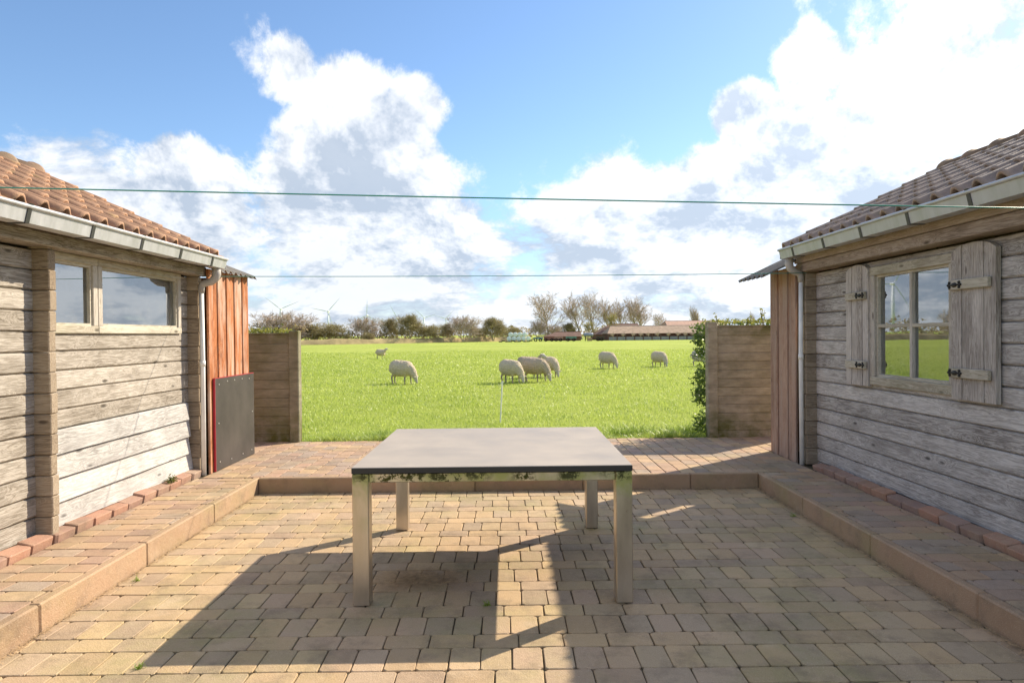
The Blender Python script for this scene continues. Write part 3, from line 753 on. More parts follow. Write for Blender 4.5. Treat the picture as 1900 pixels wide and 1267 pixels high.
# ------------------------------------------------------------------ table
tx0, tx1, ty0, ty1, th_ = -.835, .662, 3.625, 5.125, .742
tb = empty('garden_table', ((tx0+tx1)/2, (ty0+ty1)/2, 0), 'square grey stone topped table on steel legs in the yard', 'table')
obj(MB().box(tx0, tx1, ty0, ty1, th_-.034, th_, .003), 'table_top', SLAB, tb)
L = .088; zt = th_-.0345
for (x, y) in ((tx0+.002, ty0+.002), (tx1-L-.002, ty0+.002), (tx0+.002, ty1-L-.002), (tx1-L-.002, ty1-L-.002)):
    obj(MB().box(x, x+L, y, y+L, .003, zt, .004), 'leg', STEEL, tb, origin=(x+L/2, y+L/2, 0))
for (a, b, c2, d) in ((tx0+L+.004, tx1-L-.004, ty0+.012, ty0+.042), (tx0+L+.004, tx1-L-.004, ty1-.042, ty1-.012), (tx0+.012, tx0+.042, ty0+L+.004, ty1-L-.004), (tx1-.042, tx1-.012, ty0+L+.004, ty1-L-.004)):
    obj(MB().box(a, b, c2, d, zt-.048, zt-.001, .003), 'rail', STEEL, tb, origin=(a, c2, zt))

# ------------------------------------------------------------------ clothes lines
def wire(p0, p1, sag, label):
    pts = [Vector(p0).lerp(Vector(p1), t/20)-Vector((0, 0, sag*4*(t/20)*(1-t/20))) for t in range(21)]
    o = link('clothes_line', MB().tube([p-pts[0] for p in pts], .0032, 6).mesh('clothes_line', True), WIRE, loc=pts[0]); tag(o, label, 'clothes line')
WIRE = plain('green_plastic_wire', (.03, .30, .22), .3, bump=0, spec=.6)
a, b = at_y(0, 347, 3.05), at_y(1900, 385, 3.05); dv = (b-a)/(b.x-a.x)
wire(a+dv*(LW-a.x), a+dv*(RW-a.x), .006, 'green clothes line strung high between the two roofs, the upper one')
a, b = at_y(385, 513, 6.58), at_y(1480, 506, 6.62)
wire((-2.92, 6.57, a.z), (2.93, 6.66, b.z+.0), .012, 'green clothes line strung between the two sheds, the lower one')

# ------------------------------------------------------------------ grass and plants
def blades(P, H, Wd, lean, name, m, label=None, cat=None, kind='stuff', parent=None):
    n = len(P); a = rng.uniform(0, 2*math.pi, n); d = np.stack([np.cos(a), np.sin(a)], 1); s = np.stack([-d[:, 1], d[:, 0]], 1)
    ln = lean*H*rng.uniform(.3, 1.2, n)
    V = np.zeros((n, 5, 3), np.float32)
    for k, (t, wf) in enumerate(((0, 1), (0, -1), (.55, .8), (.55, -.8), (1, 0))):
        V[:, k, :2] = P[:, :2]+s*(Wd*wf)[:, None]*.5+d*(ln*t*t)[:, None]; V[:, k, 2] = P[:, 2]+H*(t-.18*t*t*lean)
    i = np.arange(n)[:, None]*5
    T = np.concatenate([i+np.array([[0, 1, 3]]), i+np.array([[0, 3, 2]]), i+np.array([[2, 3, 4]])], 1).reshape(-1, 3)
    return V.reshape(-1, 3), T
N = 190000
yy = 8.56*np.exp(rng.uniform(0, 1, N)*math.log(75/8.56)); hw = .36*yy+.6
xx = rng.uniform(-1, 1, N)*hw-np.where(rng.uniform(0, 1, N) < .25, .16*yy*rng.uniform(0, 1, N), 0)
clump = np.sin(xx*2.1+np.sin(yy*1.3)*2)*np.sin(yy*1.7+np.cos(xx*.9)*2)
zz_ = np.array([ground_z(x, y) for x, y in zip(xx, yy)])
H = rng.uniform(.03, .078, N)*(1+.45*clump)*np.clip((yy/10)**.25, 1, 1.6); Wd = .0055*np.clip(yy/9, 1, 6)*rng.uniform(.7, 1.4, N)
V, T = blades(np.stack([xx, yy, zz_-.004], 1), H, Wd, .7, 'grass', GRASS)
ne = 9000; xe = rng.uniform(-2.6, 2.5, ne); ye = 8.52+np.abs(rng.normal(0, .16, ne)); he = rng.uniform(.04, .12, ne)*(1+.6*np.sin(xe*5.3)*np.sin(xe*2.1+1))   # a ragged fringe along the paving
V2, T2 = blades(np.stack([xe, ye, np.full(ne, .095)], 1), he, np.full(ne, .006), 1.0, 'grass', GRASS); T = np.concatenate([T, T2+len(V)]); V = np.concatenate([V, V2])
tag(link('grass', fast('grass', V, T), GRASS), 'short bright green pasture grass', 'grass', None, 'stuff')
def clump_at(x, y, n, r, h, m, label, name='grass_clump', wd=.007, group=None):
    P = np.stack([rng.normal(0, r, n), rng.normal(0, r*.6, n), np.full(n, -.01)], 1)
    V, T = blades(P, rng.uniform(.4, 1, n)*h, np.full(n, wd), .9, name, m)
    tag(link(name, fast(name, V, T), m, loc=(x, y, ground_z(x, y) if y > 8.5 else ZT)), label, 'grass', group)
TUFT = leaf_mat('tall_grass', (.11, .21, .02), (.27, .36, .06), .4, .4)
for (px, py, n, r, h, lab) in ((708, 812, 320, .11, .17, 'dark green grass clump at the terrace edge left of the table'), (1165, 806, 420, .17, .24, 'long grass clump growing just behind the right rear table corner'),
                               (1215, 806, 260, .15, .20, 'long pale grass tuft between the table and the hedge'), (1275, 806, 300, .14, .27, 'tall grass tuft at the foot of the fence post by the hedge')):
    p = at_z(px, py, .1); clump_at(p.x, max(8.6, p.y), n, r, h, TUFT, lab)

def leaves(P, size, name, m, parent, flat=.5):
    n = len(P); a = rng.normal(0, 1, (n, 3)); a /= np.linalg.norm(a, axis=1)[:, None]; u = np.cross(a, rng.normal(0, 1, (n, 3))); u /= np.linalg.norm(u, axis=1)[:, None]
    v = np.cross(a, u); s = size*rng.uniform(.6, 1.25, n)[:, None]
    V = np.stack([P-u*s, P-v*s*.45+a*s*.1, P+u*s, P+v*s*.45+a*s*.1], 1).reshape(-1, 3); i = np.arange(n)[:, None]*4
    T = np.concatenate([i+np.array([[0, 1, 2]]), i+np.array([[0, 2, 3]])], 1).reshape(-1, 3)
    return link(name, fast(name, V, T), m, parent, loc=(WORLD[parent.name]))
def hedge(s, X0, X1, label, ztop, over):
    h = empty('hedge', (X0, 8.75, .05), label, 'hedge'); o = WORLD[h.name]
    n = 5200; P = np.stack([rng.uniform(min(X0, X1), max(X0, X1), n), rng.uniform(8.66, 9.15, n), rng.uniform(.1, ztop, n)], 1)
    k = 1300 if over else 12; Q = np.stack([X0-s*np.abs(rng.normal(0, .05, k)), rng.uniform(8.62, 9.0, k), rng.uniform(.15, ztop, k)], 1)
    gap = (np.sin(Q[:, 2]*9+1)+np.sin(Q[:, 2]*23)*.6) > -.55; Q = Q[gap]
    leaves(np.concatenate([P, Q])-np.array(o), .027, 'foliage', HEDGE, h)
    n = 700; P = np.stack([rng.uniform(min(X0, X1), max(X0, X1), n), rng.uniform(8.62, 9.1, n), ztop+np.abs(rng.normal(0, .025, n))], 1)
    leaves(P-np.array(o), .022, 'young_leaves', HEDGEY, h)
    mb = MB()
    for i in range(9 if over else 1):                       # stems and shoots
        z0 = random.uniform(.3, ztop-.1); y0 = random.uniform(8.66, 8.9); L_ = random.uniform(.08, .22)
        p0 = Vector((X0+s*.05, y0, z0)); p1 = p0+Vector((-s*L_, 0, random.uniform(-.02, .1))); mb.tube([p0, p0.lerp(p1, .5)+Vector((0, 0, .02)), p1], [.004, .003, .002], 4)
        leaves(np.array([list(p0.lerp(p1, t)+Vector((random.gauss(0, .01), random.gauss(0, .01), random.gauss(0, .012)))-o) for t in np.linspace(.4, 1.05, 12)]), .026, 'leaf', HEDGE, h)
    for i in range(7):
        x0 = random.uniform(min(X0, X1)+.02, max(X0, X1)-.1); L_ = random.uniform(.06, .20)*(1 if over else .35); p0 = Vector((x0, 8.7, ztop-.1)); p1 = p0+Vector((random.uniform(-.05, .05), 0, .1+L_)); mb.tube([p0, p1], [.004, .002], 4)
        leaves(np.array([list(p0.lerp(p1, t)+Vector((random.gauss(0, .012), 0, 0))-o) for t in np.linspace(.5, 1, 9)]), .022, 'leaf', HEDGEY, h)
    for i in range(6): mb.tube([(X0+s*random.uniform(.1, .9), 8.85, .03), (X0+s*random.uniform(.1, .9), 8.9, ztop-.2)], [.015, .007], 5)
    obj(mb, 'stem', BARK, h)
hedge(1, 2.525, 3.7, 'dark green leafy hedge spilling round the pale brown fence post', 1.56, True)
hedge(-1, -2.80, -3.7, 'low clipped hedge just topping the dark mossy fence', 1.50, False)
for (x, y, lab) in ((-1.62, 2.98, 'tiny green weed in a paver joint outside the shadow of the table'), (-.12, 3.62, 'tiny green sprig in a paver joint between the front table legs'), (-2.22, 4.06, 'small weed at the foot of the sunlit kerb'), (2.22, 5.3, 'small weed at the foot of the shaded kerb')):
    wd = empty('weed', (x, y, .0), lab, 'weed'); V, T = blades(np.stack([rng.normal(0, .012, 26), rng.normal(0, .008, 26), np.zeros(26)], 1), rng.uniform(.012, .045, 26), np.full(26, .004), 1.2, 'weed', TUFT); link('foliage', fast('foliage', V, T), TUFT, wd, WORLD[wd.name])
for (px, py, lab) in ((296, 893, 'small green weed on the edging bricks by the bleached wall boards'),):
    wd = empty('weed', (-2.93, 5.95, ZT+.05), lab, 'weed'); P = np.stack([rng.normal(0, .014, 140), rng.normal(0, .035, 140), np.abs(rng.normal(.02, .02, 140))], 1)
    leaves(P, .012, 'foliage', WEED, wd)

# white electric-fence stake
p = at_z(928, 785, FZ); st = empty('fence_stake', p, 'white plastic fence stake standing in the pasture', 'stake')
STK = plain('white_plastic', (.75, .74, .70), .5, bump=0)
obj(MB().tube([p+Vector((0, 0, -.05)), p+Vector((.05, 0, .80))], .014, 6), 'stake', STK, st)
obj(MB().tube([p+Vector((.03, 0, .79)), p+Vector((.07, 0, .83))], .02, 6), 'clip', STK, st)

# ------------------------------------------------------------------ sheep
def wool_mat(name, col, patch=None):
    m, g, b = mat(name, .95, .1); o = g.tc(); n = g.noise(o, 22, 5, .7); n2 = g.noise(o, 4, 3)
    c1 = g.mix(g.mr(n, .3, .7), tuple(x*.72 for x in col), col); c1 = g.mix(g.mr(n2, .45, .7, 0, .5), c1, tuple(x*.7 for x in col))
    if patch: c1 = g.mix(g.mr(g.noise(g.vm('MULTIPLY', o, (9, 1.5, 3)), 1.3, 3), .55, .60, 0, .9), c1, patch)
    g.put(b.inputs['Base Color'], c1); g.put(b.inputs['Normal'], g.bump(g.math('ADD', n, g.vor(o, 30)), .9, .03)); return m
WOOL = wool_mat('wool_cream', (.72, .60, .44)); WOOLD = wool_mat('wool_dirty', (.58, .47, .35)); WOOLS = wool_mat('wool_striped', (.70, .64, .54), (.05, .045, .04))
FACE = plain('sheep_face', (.50, .45, .39), .8, var=.2, scale=20); LEGM = plain('sheep_leg', (.30, .25, .20), .85, var=.25, scale=20)
def sheep_mesh(name, graze, stride, turn, wool, seed):
    """faces +X, feet at z=0; the body is one remeshed skin"""
    mb = MB(); rn = random.Random(seed)
    prof = [(-.47, .60, .12, .14), (-.41, .60, .22, .235), (-.28, .585, .28, .30), (-.10, .57, .295, .305), (.10, .565, .285, .30), (.26, .57, .25, .28), (.37, .575, .20, .235)]
    def loft(rings, n=16):
        b0 = len(mb.V)
        for (c, u, v, ru, rv) in rings:
            mb.V += [tuple(c+u*(ru*math.cos(2*math.pi*k/n))+v*(rv*math.sin(2*math.pi*k/n))) for k in range(n)]
        for i in range(len(rings)-1):
            for k in range(n): a = b0+i*n+k; b = b0+i*n+(k+1) % n; mb.F.append((a, b, b+n, a+n))
        mb.F.append(tuple(b0+k for k in range(n))[::-1]); mb.F.append(tuple(b0+(len(rings)-1)*n+k for k in range(n)))
    Yv, Zv = Vector((0, 1, 0)), Vector((0, 0, 1))
    loft([(Vector((x, 0, z)), Yv, Zv, ry, rz) for x, z, ry, rz in prof])
    if graze: neck = [((.24, 0, .62), .21), ((.38, 0, .53), .185), ((.50, turn*.3, .38), .14), ((.57, turn*.6, .26), .095)]; hd = Vector((.35, turn*.5, -1)).normalized()
    else: neck = [((.30, 0, .66), .17), ((.42, 0, .76), .13), ((.50, turn*.2, .86), .10), ((.53, turn*.5, .92), .088)]; hd = Vector((.85, turn*2.2, -.35)).normalized()
    pts = [Vector(p) for p, _ in neck]; mb.tube(pts, [r for _, r in neck], 12)
    h0 = pts[-1]; sd_ = hd.cross(Vector((0, 0, 1))).normalized() if abs(hd.z) < .98 else Yv; upv = sd_.cross(hd).normalized()
    loft([(h0-hd*.05, sd_, upv, .05, .06), (h0+hd*.0, sd_, upv, .078, .085), (h0+hd*.07, sd_, upv, .068, .078), (h0+hd*.15, sd_, upv, .046, .055), (h0+hd*.21, sd_, upv, .036, .040), (h0+hd*.235, sd_, upv, .02, .022)], 10)
    for e in (-1, 1):                                       # ears stand out sideways
        b0 = h0+sd_*e*.06+upv*.045; mb.tube([b0, b0+sd_*e*.06+upv*.012, b0+sd_*e*.125-upv*.005], [.022, .028, .008], 6)
    for (x, y, ph) in ((.27, .11, stride), (.24, -.11, -stride), (-.33, .125, -stride), (-.36, -.125, stride)):
        if x > 0: j = [(x, y, .50), (x+ph*.4, y, .30), (x+ph*.9, y, .27), (x+ph*.9, y, .06), (x+ph*1.0+.015, y, .0)]; r = [.085, .048, .036, .026, .034]
        else: j = [(x, y, .52), (x+.07+ph*.4, y, .36), (x-.045+ph*.7, y, .25), (x-.02+ph, y, .07), (x+ph+.01, y, 0)]; r = [.115, .068, .037, .027, .034]
        mb.tube(j, r, 8)
    mb.tube([(-.50, 0, .66), (-.545, 0, .58), (-.55, 0, .46)], [.04, .036, .022], 6)
    tmp = bpy.data.objects.new('tmp', mb.mesh(name)); COL.objects.link(tmp)
    md = tmp.modifiers.new('r', 'REMESH'); md.mode = 'VOXEL'; md.voxel_size = .017
    sm = tmp.modifiers.new('s', 'SMOOTH'); sm.iterations = 3; sm.factor = .5
    dg = bpy.context.evaluated_depsgraph_get(); me = bpy.data.meshes.new_from_object(tmp.evaluated_get(dg)); me.name = name
    bpy.data.objects.remove(tmp)
    for m_ in (wool, FACE, LEGM): me.materials.append(m_)
    for p in me.polygons:
        c = p.center; p.use_smooth = True
        if (Vector(c)-h0).dot(hd) > -.01 and (Vector(c)-h0).length < .3 and (graze or c.x > .5): p.material_index = 1
        elif c.z < .27 and not (graze and c.x > .42 and abs(c.y-turn*.6) < .1): p.material_index = 2
    co = np.zeros(len(me.vertices)*3, np.float32); me.vertices.foreach_get('co', co); co = co.reshape(-1, 3)
    nz_ = np.array([list(mnoise.noise_vector(Vector(c_)*17+Vector((seed, 0, 0))))for c_ in co.tolist()])
    bumpy = (co[:, 2] > .30)[:, None]*nz_*.014
    me.vertices.foreach_set('co', (co+bumpy).astype(np.float32).ravel()); me.update(); return me
S1 = sheep_mesh('sheep', True, .05, .02, WOOL, 1); S2 = sheep_mesh('sheep', True, .10, -.06, WOOLD, 2); S3 = sheep_mesh('sheep', False, .09, -.02, WOOL, 3)
S4 = sheep_mesh('sheep', False, .03, -.14, WOOLD, 4); S5 = sheep_mesh('sheep', False, .04, .05, WOOLS, 5); S6 = sheep_mesh('sheep', True, .03, -.08, WOOL, 6)
for (me, px, py, rz, sc, lab) in ((S3, 707, 665, -12, .84, 'lone sheep walking far out on the pasture'), (S1, 746, 713, -26, 1.0, 'sheep grazing alone between the lone walker and the dark fence'),
        (S1, 948, 711, -46, 1.0, 'grazing sheep with its rump beside the white fence stake'), (S2, 993, 708, -30, 1.05, 'brown-stained sheep grazing at the front of the huddle'),
        (S4, 982, 702, -12, 1.02, 'dark-faced sheep with raised head in the huddle'), (S6, 1018, 700, -50, 1.0, 'sheep grazing at the far side of the huddle'),
        (S1, 1127, 685, -48, .98, 'sheep grazing alone midway between the huddle and the hedge'), (S6, 1223, 682, -58, .95, 'pale sheep grazing nearest to the hedge'), (S5, 1300, 680, -25, .98, 'sheep with black stripes on its fleece, half hidden by the hedge')):
    p = at_z(px, py, FZ); tag(link('sheep', me, None, loc=(p.x, p.y, ground_z(p.x, p.y)-.005), rot=(0, 0, R(rz))), lab, 'sheep', 'sheep grazing on the pasture').scale = (sc,)*3

# ------------------------------------------------------------------ far bank, trees
V = []; F = []; pts = [(-420, 150), (-160, 146), (-60, 140), (-38, 150), (-20, 166), (-4, 184), (6, 196)]
fine = [Vector(pts[i]).lerp(Vector(pts[i+1]), t/12) for i in range(len(pts)-1) for t in range(12)]+[Vector(pts[-1])]
for i, q in enumerate(fine):
    h = 1.15+.12*math.sin(i*.9)+.08*math.sin(i*2.3)
    for (dy, z) in ((-1.6, FZ-.05), (-.6, FZ+h*.62), (0, FZ+h), (3, FZ+h*.95), (6, FZ-.2)): V.append((q.x, q.y+dy, z))
for i in range(len(fine)-1):
    for k in range(4): a = i*5+k; F.append((a, a+5, a+6, a+1))
tag(link('field_bank', mesh('field_bank', V, F, True), BANKM), 'dry straw-coloured ditch bank along the far side of the field', None, None, 'structure')

def bare_tree(seed, h, spread, trunk, up_, levels, kids, stems=1, rad=None, gravity=0.):
    """bare winter tree: recursive tapered limbs; returns (trunk builder, crown builder, twig tips)"""
    rn = random.Random(seed); tr = MB(); cr = MB(); tips = []
    def limb(p, d, L, r, lv):
        n = 3 if lv < levels else 2; pts = [p]; q = p; dd = d.copy()
        for i in range(n):
            dd = (dd+Vector((rn.gauss(0, .12), rn.gauss(0, .12), rn.gauss(0, .07)+(up_*.10 if lv else .02)-gravity*lv*.04))).normalized(); q = q+dd*(L/n); pts.append(q)
        (tr if lv == 0 else cr).tube(pts, [r*(1-.62*i/n) for i in range(n+1)], 6 if lv == 0 else (4 if lv == 1 else 3), caps=False)
        if lv >= levels: tips.append(q); return
        k = kids[lv]
        for i in range(k):
            t = (i+.6+rn.uniform(-.3, .3))/k; t = (trunk+(1-trunk)*t) if lv == 0 else .25+.75*t
            t = min(t, 1); f = t*n; j = min(int(f), n-1); pp = pts[j].lerp(pts[j+1], f-j)
            az = rn.uniform(0, 6.283) if lv else i*2.4+rn.uniform(-.4, .4)
            side = Vector((math.cos(az), math.sin(az), 0)); side = (side-dd*side.dot(dd)); side = side.normalized() if side.length > .1 else Vector((1, 0, 0))
            an = spread*(1.15-.45*t if lv == 0 else 1)*rn.uniform(.75, 1.2)
            nd = (dd*math.cos(an)+side*math.sin(an)).normalized()
            limb(pp, nd, L*(.62-.22*t*(lv == 0))*rn.uniform(.75, 1.15), max(r*(.52-.15*t), .0027*h), lv+1)
    for s in range(stems):
        a = 6.283*s/stems; lean = Vector((math.cos(a), math.sin(a), 0))*(.45 if stems > 1 else 0)
        limb(Vector((lean.x*.3, lean.y*.3, -.3)), (Vector((0, 0, 1))+lean*rn.uniform(.5, 1.3)).normalized(), h*(.62 if stems == 1 else .55), (rad or h*.022)/math.sqrt(stems), 0)
    return tr, cr, tips
TREES = {}
def tree_kind(key, mats, leaf=None, **kw):
    tr, cr, tips = bare_tree(**kw)
    zs = max(v[2] for v in cr.V); f = 1/zs                 # normalise to unit height
    for b in (tr, cr): b.V = [(x*f, y*f, z*f) for x, y, z in b.V]
    lf = None
    if leaf:
        P = np.repeat(np.array([list(t*f) for t in tips]), leaf[0], 0); P = P+rng.normal(0, leaf[1], P.shape); n = len(P)
        a = rng.normal(0, 1, (n, 3)); a /= np.linalg.norm(a, axis=1)[:, None]; u = np.cross(a, rng.normal(0, 1, (n, 3))); u /= np.linalg.norm(u, axis=1)[:, None]; v = np.cross(a, u); s = leaf[2]
        V = np.stack([P-u*s, P+u*s, P+v*s*1.3], 1).reshape(-1, 3); lf = fast('foliage', V, np.arange(n*3).reshape(-1, 3)); lf.materials.append(leaf[3])
    a, b = tr.mesh('trunk'), cr.mesh('crown'); a.materials.append(mats[0]); b.materials.append(mats[1]); TREES[key] = (a, b, lf)
tree_kind('poplar', (BARK, TWIG), seed=3, h=10, spread=.78, trunk=.25, up_=.9, levels=4, kids=(13, 6, 4, 4))
tree_kind('poplar2', (BARK, TWIG), seed=11, h=10, spread=.72, trunk=.33, up_=1., levels=4, kids=(12, 6, 4, 4))
tree_kind('slim', (BARK, TWIG), seed=5, h=10, spread=.32, trunk=.15, up_=1.6, levels=3, kids=(22, 6, 4))
tree_kind('thorn', (BARK, TWIG), seed=8, h=6, spread=.72, trunk=.2, up_=.5, levels=4, kids=(9, 6, 5, 4), stems=5)
tree_kind('thorn2', (BARK, TWIGG), leaf=(3, .02, .012, LEAFO), seed=21, h=6, spread=.8, trunk=.15, up_=.35, levels=4, kids=(8, 6, 5, 3), stems=5)
tree_kind('bush', (BARK, TWIGG), leaf=(7, .03, .016, LEAFO), seed=31, h=5, spread=.85, trunk=.1, up_=.25, levels=3, kids=(8, 6, 5), stems=5)
tree_kind('willow', (BARK, TWIGG), leaf=(6, .03, .018, LEAFY), seed=41, h=5, spread=.6, trunk=.3, up_=.5, levels=3, kids=(10, 6, 4), stems=1)
tree_kind('pollard', (BARK, TWIG), seed=51, h=3, spread=.9, trunk=.75, up_=.4, levels=3, kids=(10, 7, 5))
def tree(key, name, px, ytop, Y, width_px, label, group, zb=FZ, stretch=None):
    """a far tree: its foot stands at distance Y on the ground; its size follows from how tall it shows"""
    p = at_y(px, 620, Y); t = at_y(px, ytop, Y); h = t.z-zb; wd = 1.18*width_px*Y/FPX
    o = empty(name, (p.x, Y, zb), label, 'tree', group)
    a, b, lf = TREES[key]; xs_ = [v.co.x for v in b.vertices]; k = wd/(max(xs_)-min(xs_)); ang = random.uniform(-.5, .5)
    for nm, me in (('trunk', a), ('crown', b))+((('foliage', lf),) if lf else ()):
        c_ = link(nm, me, None, o, WORLD[o.name], (0, 0, ang)); c_.scale = (k, k, h)
HB = .5
row = 'bare trees along the ditch bank'
for (key, px, yt, Y, wp, lab) in (('thorn', 525, 574, 158, 112, 'wide domed bare thorn tree behind the dark fence'), ('bush', 573, 600, 162, 50, 'brown bush beside the wide domed thorn tree'), ('bush', 613, 597, 160, 78, 'dense olive-brown rounded bush under the turbine with a low hub'),
        ('thorn', 676, 584, 164, 58, 'reddish bare thorn tree in front of the upright-bladed turbine'), ('bush', 684, 616, 158, 24, 'low round shrub at the foot of the reddish thorn'), ('thorn2', 722, 587, 170, 40, 'thin grey tree joined to the large dark thorn'),
        ('thorn2', 758, 580, 166, 62, 'large dark thorn tree hiding a turbine hub'), ('bush', 797, 600, 168, 44, 'low brown bush between two thorn trees'), ('thorn2', 828, 598, 175, 34, 'small dark tree leaning on the upright fan-shaped thorn'),
        ('thorn', 860, 582, 172, 62, 'fan-shaped upright thorn tree on the bank'), ('thorn2', 915, 586, 180, 54, 'olive thorn tree left of the wrapped bales'), ('bush', 950, 604, 192, 46, 'dark low bushes behind the wrapped bales'), ('bush', 890, 606, 190, 40, 'dark bush between the fan-shaped and the olive thorn')):
    tree(key, 'thorn_tree' if 'thorn' in key else 'bush', px, yt, Y, wp, lab, row, FZ+.6)
farm = 'bare trees around the farm'
for (key, px, yt, Y, wp, lab) in (('poplar', 1019, 539, 222, 78, 'tall rounded bare tree left of the farm sheds, standing by itself'), ('poplar2', 1080, 536, 226, 54, 'tall bare tree, first of the row behind the farm'), ('poplar', 1102, 538, 232, 56, 'tall bare forked tree, second of the row behind the farm'),
        ('poplar2', 1133, 544, 235, 48, 'thin bare tree above the yellow willow'), ('poplar2', 1160, 547, 240, 44, 'narrow bare tree between the yellow willow and the twin trunks'), ('poplar', 1180, 547, 238, 48, 'left one of the twin bare trunks behind the barn roof'), ('poplar2', 1194, 548, 240, 48, 'right one of the twin bare trunks behind the barn roof'),
        ('poplar', 1228, 578, 260, 40, 'small rounded bare tree behind the long barn'), ('slim', 1290, 565, 270, 16, 'slim pointed bare tree above the pinkish roof, the left one'), ('slim', 1297, 564, 270, 16, 'slim pointed bare tree above the pinkish roof, the right one'),
        ('thorn', 1000, 590, 215, 34, 'brushy bare tree at the foot of the lone rounded tree'), ('thorn2', 1055, 596, 225, 36, 'thin brush behind the small brick farmhouse'), ('thorn', 1030, 600, 215, 34, 'brushy scrub behind the small brick farmhouse roof'), ('slim', 1398, 575, 260, 12, 'slim far tree seen above the pale brown fence')):
    tree(key, 'bare_tree', px, yt, Y, wp, lab, farm)
tree('willow', 'willow_tree', 1139, 581, 200, 19, 'small yellow-green willow above the farmhouse roof', None)
tree('willow', 'willow_tree', 1098, 596, 205, 26, 'yellow-green shrub under the row of tall bare trees', None)

# brushwood behind the bank and round the farm, one mass that nobody could count
n = 16000; xs_ = rng.uniform(-330, 160, n); yb_ = np.interp(xs_, [-420, -160, -60, -38, -20, -4, 10, 60, 160], [158, 154, 149, 160, 178, 200, 232, 262, 262])+rng.uniform(0, 7, n)
hh = (1.7+1.0*np.sin(xs_*.21)+.7*np.sin(xs_*.53+1)+.5*np.sin(xs_*1.3))*np.where(xs_ > 8, 1.5, 1)
P = np.stack([xs_, yb_, FZ+rng.uniform(0, 1, n)**.8*np.clip(hh+1.6, 1.0, 5)], 1); a = rng.normal(0, 1, (n, 3)); a /= np.linalg.norm(a, axis=1)[:, None]; u = np.cross(a, rng.normal(0, 1, (n, 3))); u /= np.linalg.norm(u, axis=1)[:, None]; v = np.cross(a, u); sz = rng.uniform(.15, .5, n)[:, None]
SCRUB = leaf_mat('scrub_twigs', (.24, .195, .10), (.42, .34, .20), .2, .9, .08)
tag(link('scrub', fast('scrub', np.stack([P-u*sz, P+u*sz, P+v*sz*1.6], 1).reshape(-1, 3), np.arange(n*3).reshape(-1, 3)), SCRUB), 'brown brushwood along the far edge of the field', 'scrub', None, 'stuff')

# ------------------------------------------------------------------ farm
ROOF1 = plain('barn_roof_fibre_cement', (.34, .25, .18), .9, var=.25, scale=1.2, bump=.3); ROOF2 = plain('farmhouse_roof', (.17, .10, .075), .9, var=.25, scale=1, bump=.3); ROOF3 = plain('pink_tile_roof', (.42, .27, .20), .9, var=.2, scale=1)
DARKO = plain('barn_openings_red_brown', (.10, .045, .035), .9); CONCW = plain('barn_concrete_wall', (.30, .30, .30), .9, var=.2, scale=.8); BRICKW = plain('farm_brick', (.17, .085, .06), .9, var=.2)  # long barn: dark red-brown wall colour paints in its shaded, curtained openings
RIDGEM = plain('pale_ridge', (.55, .48, .42), .9)
def px_x(px, Y): return at_y(px, 620, Y).x
def px_z(py, px, Y): return at_y(px, py, Y).z
def barn(name, x0, x1, y0, y1, ze, zr, hipl, wallm, roofm, label, lower=None, posts=0):
    b = empty(name, ((x0+x1)/2, y0, FZ), label, 'barn'); ym = (y0+y1)/2
    obj(MB().box(x0, x1, y0+.35, y1-.35, FZ-.1, ze), 'wall', wallm, b)
    obj(MB().add([(x0-.3, y0, ze-.05), (x1+.3, y0, ze-.05), (x1+.3, ym, zr), (x0+hipl, ym, zr), (x0-.3, y1, ze-.05), (x1+.3, y1, ze-.05)], [(0, 1, 2, 3), (3, 2, 5, 4), (0, 3, 4), (1, 5, 2)]), 'roof', roofm, b)
    obj(MB().box(x0+hipl, x1+.3, ym-.12, ym+.12, zr-.02, zr+.06), 'ridge', RIDGEM if lower else ROOF2, b)
    if lower:
        n = posts; wd = (x1-x0)/n
        for i in range(n):
            obj(MB().box(x0+wd*i+.15, x0+wd*(i+1)-.15, y0+.12, y0+.34, FZ, FZ+.95), 'wall_panel', lower, b)
            obj(MB().box(x0+wd*i-.10, x0+wd*i+.10, y0+.08, y0+.33, FZ, ze-.06), 'post', ROOF2, b)
    return b
YB = 180.; bx0, bx1 = px_x(1129, YB), px_x(1372, YB)
barn('long_barn', bx0, bx1, YB, YB+12, px_z(618, 1200, YB), px_z(604.3, 1200, YB+6), 1.4, DARKO, ROOF1, 'long low barn with brown sheet roof and grey wall panels', CONCW, 15)
barn('farmhouse', px_x(1108, 196), px_x(1192, 196), 196, 212, px_z(620, 1150, 196), px_z(600.5, 1150, 204), 5, BRICKW, ROOF2, 'farmhouse with dark hipped roof behind the long barn')
barn('far_barn', px_x(1240, 224), px_x(1350, 224), 224, 238, px_z(604, 1280, 224), px_z(595, 1280, 231), .5, BRICKW, ROOF3, 'barn with pinkish roof behind the long barn')
barn('brick_outbuilding', px_x(1012, 186), px_x(1078, 186), 186, 194, px_z(624, 1045, 186), px_z(615.5, 1045, 190), 3.2, BRICKW, ROOF2, 'small low brick outbuilding with brown roof')
for i in range(12):
    x = bx0+1.2+i*2.35; o = empty('pollard_tree', (x, YB-1.2, FZ), 'small round-headed pollard tree in front of the long barn', 'tree', 'pollard trees along the barn'); a, b, lf = TREES['pollard']
    for nm, me in (('trunk', a), ('crown', b)): link(nm, me, None, o, WORLD[o.name], (0, 0, i*1.3)).scale = (2.3, 2.3, 2.5)
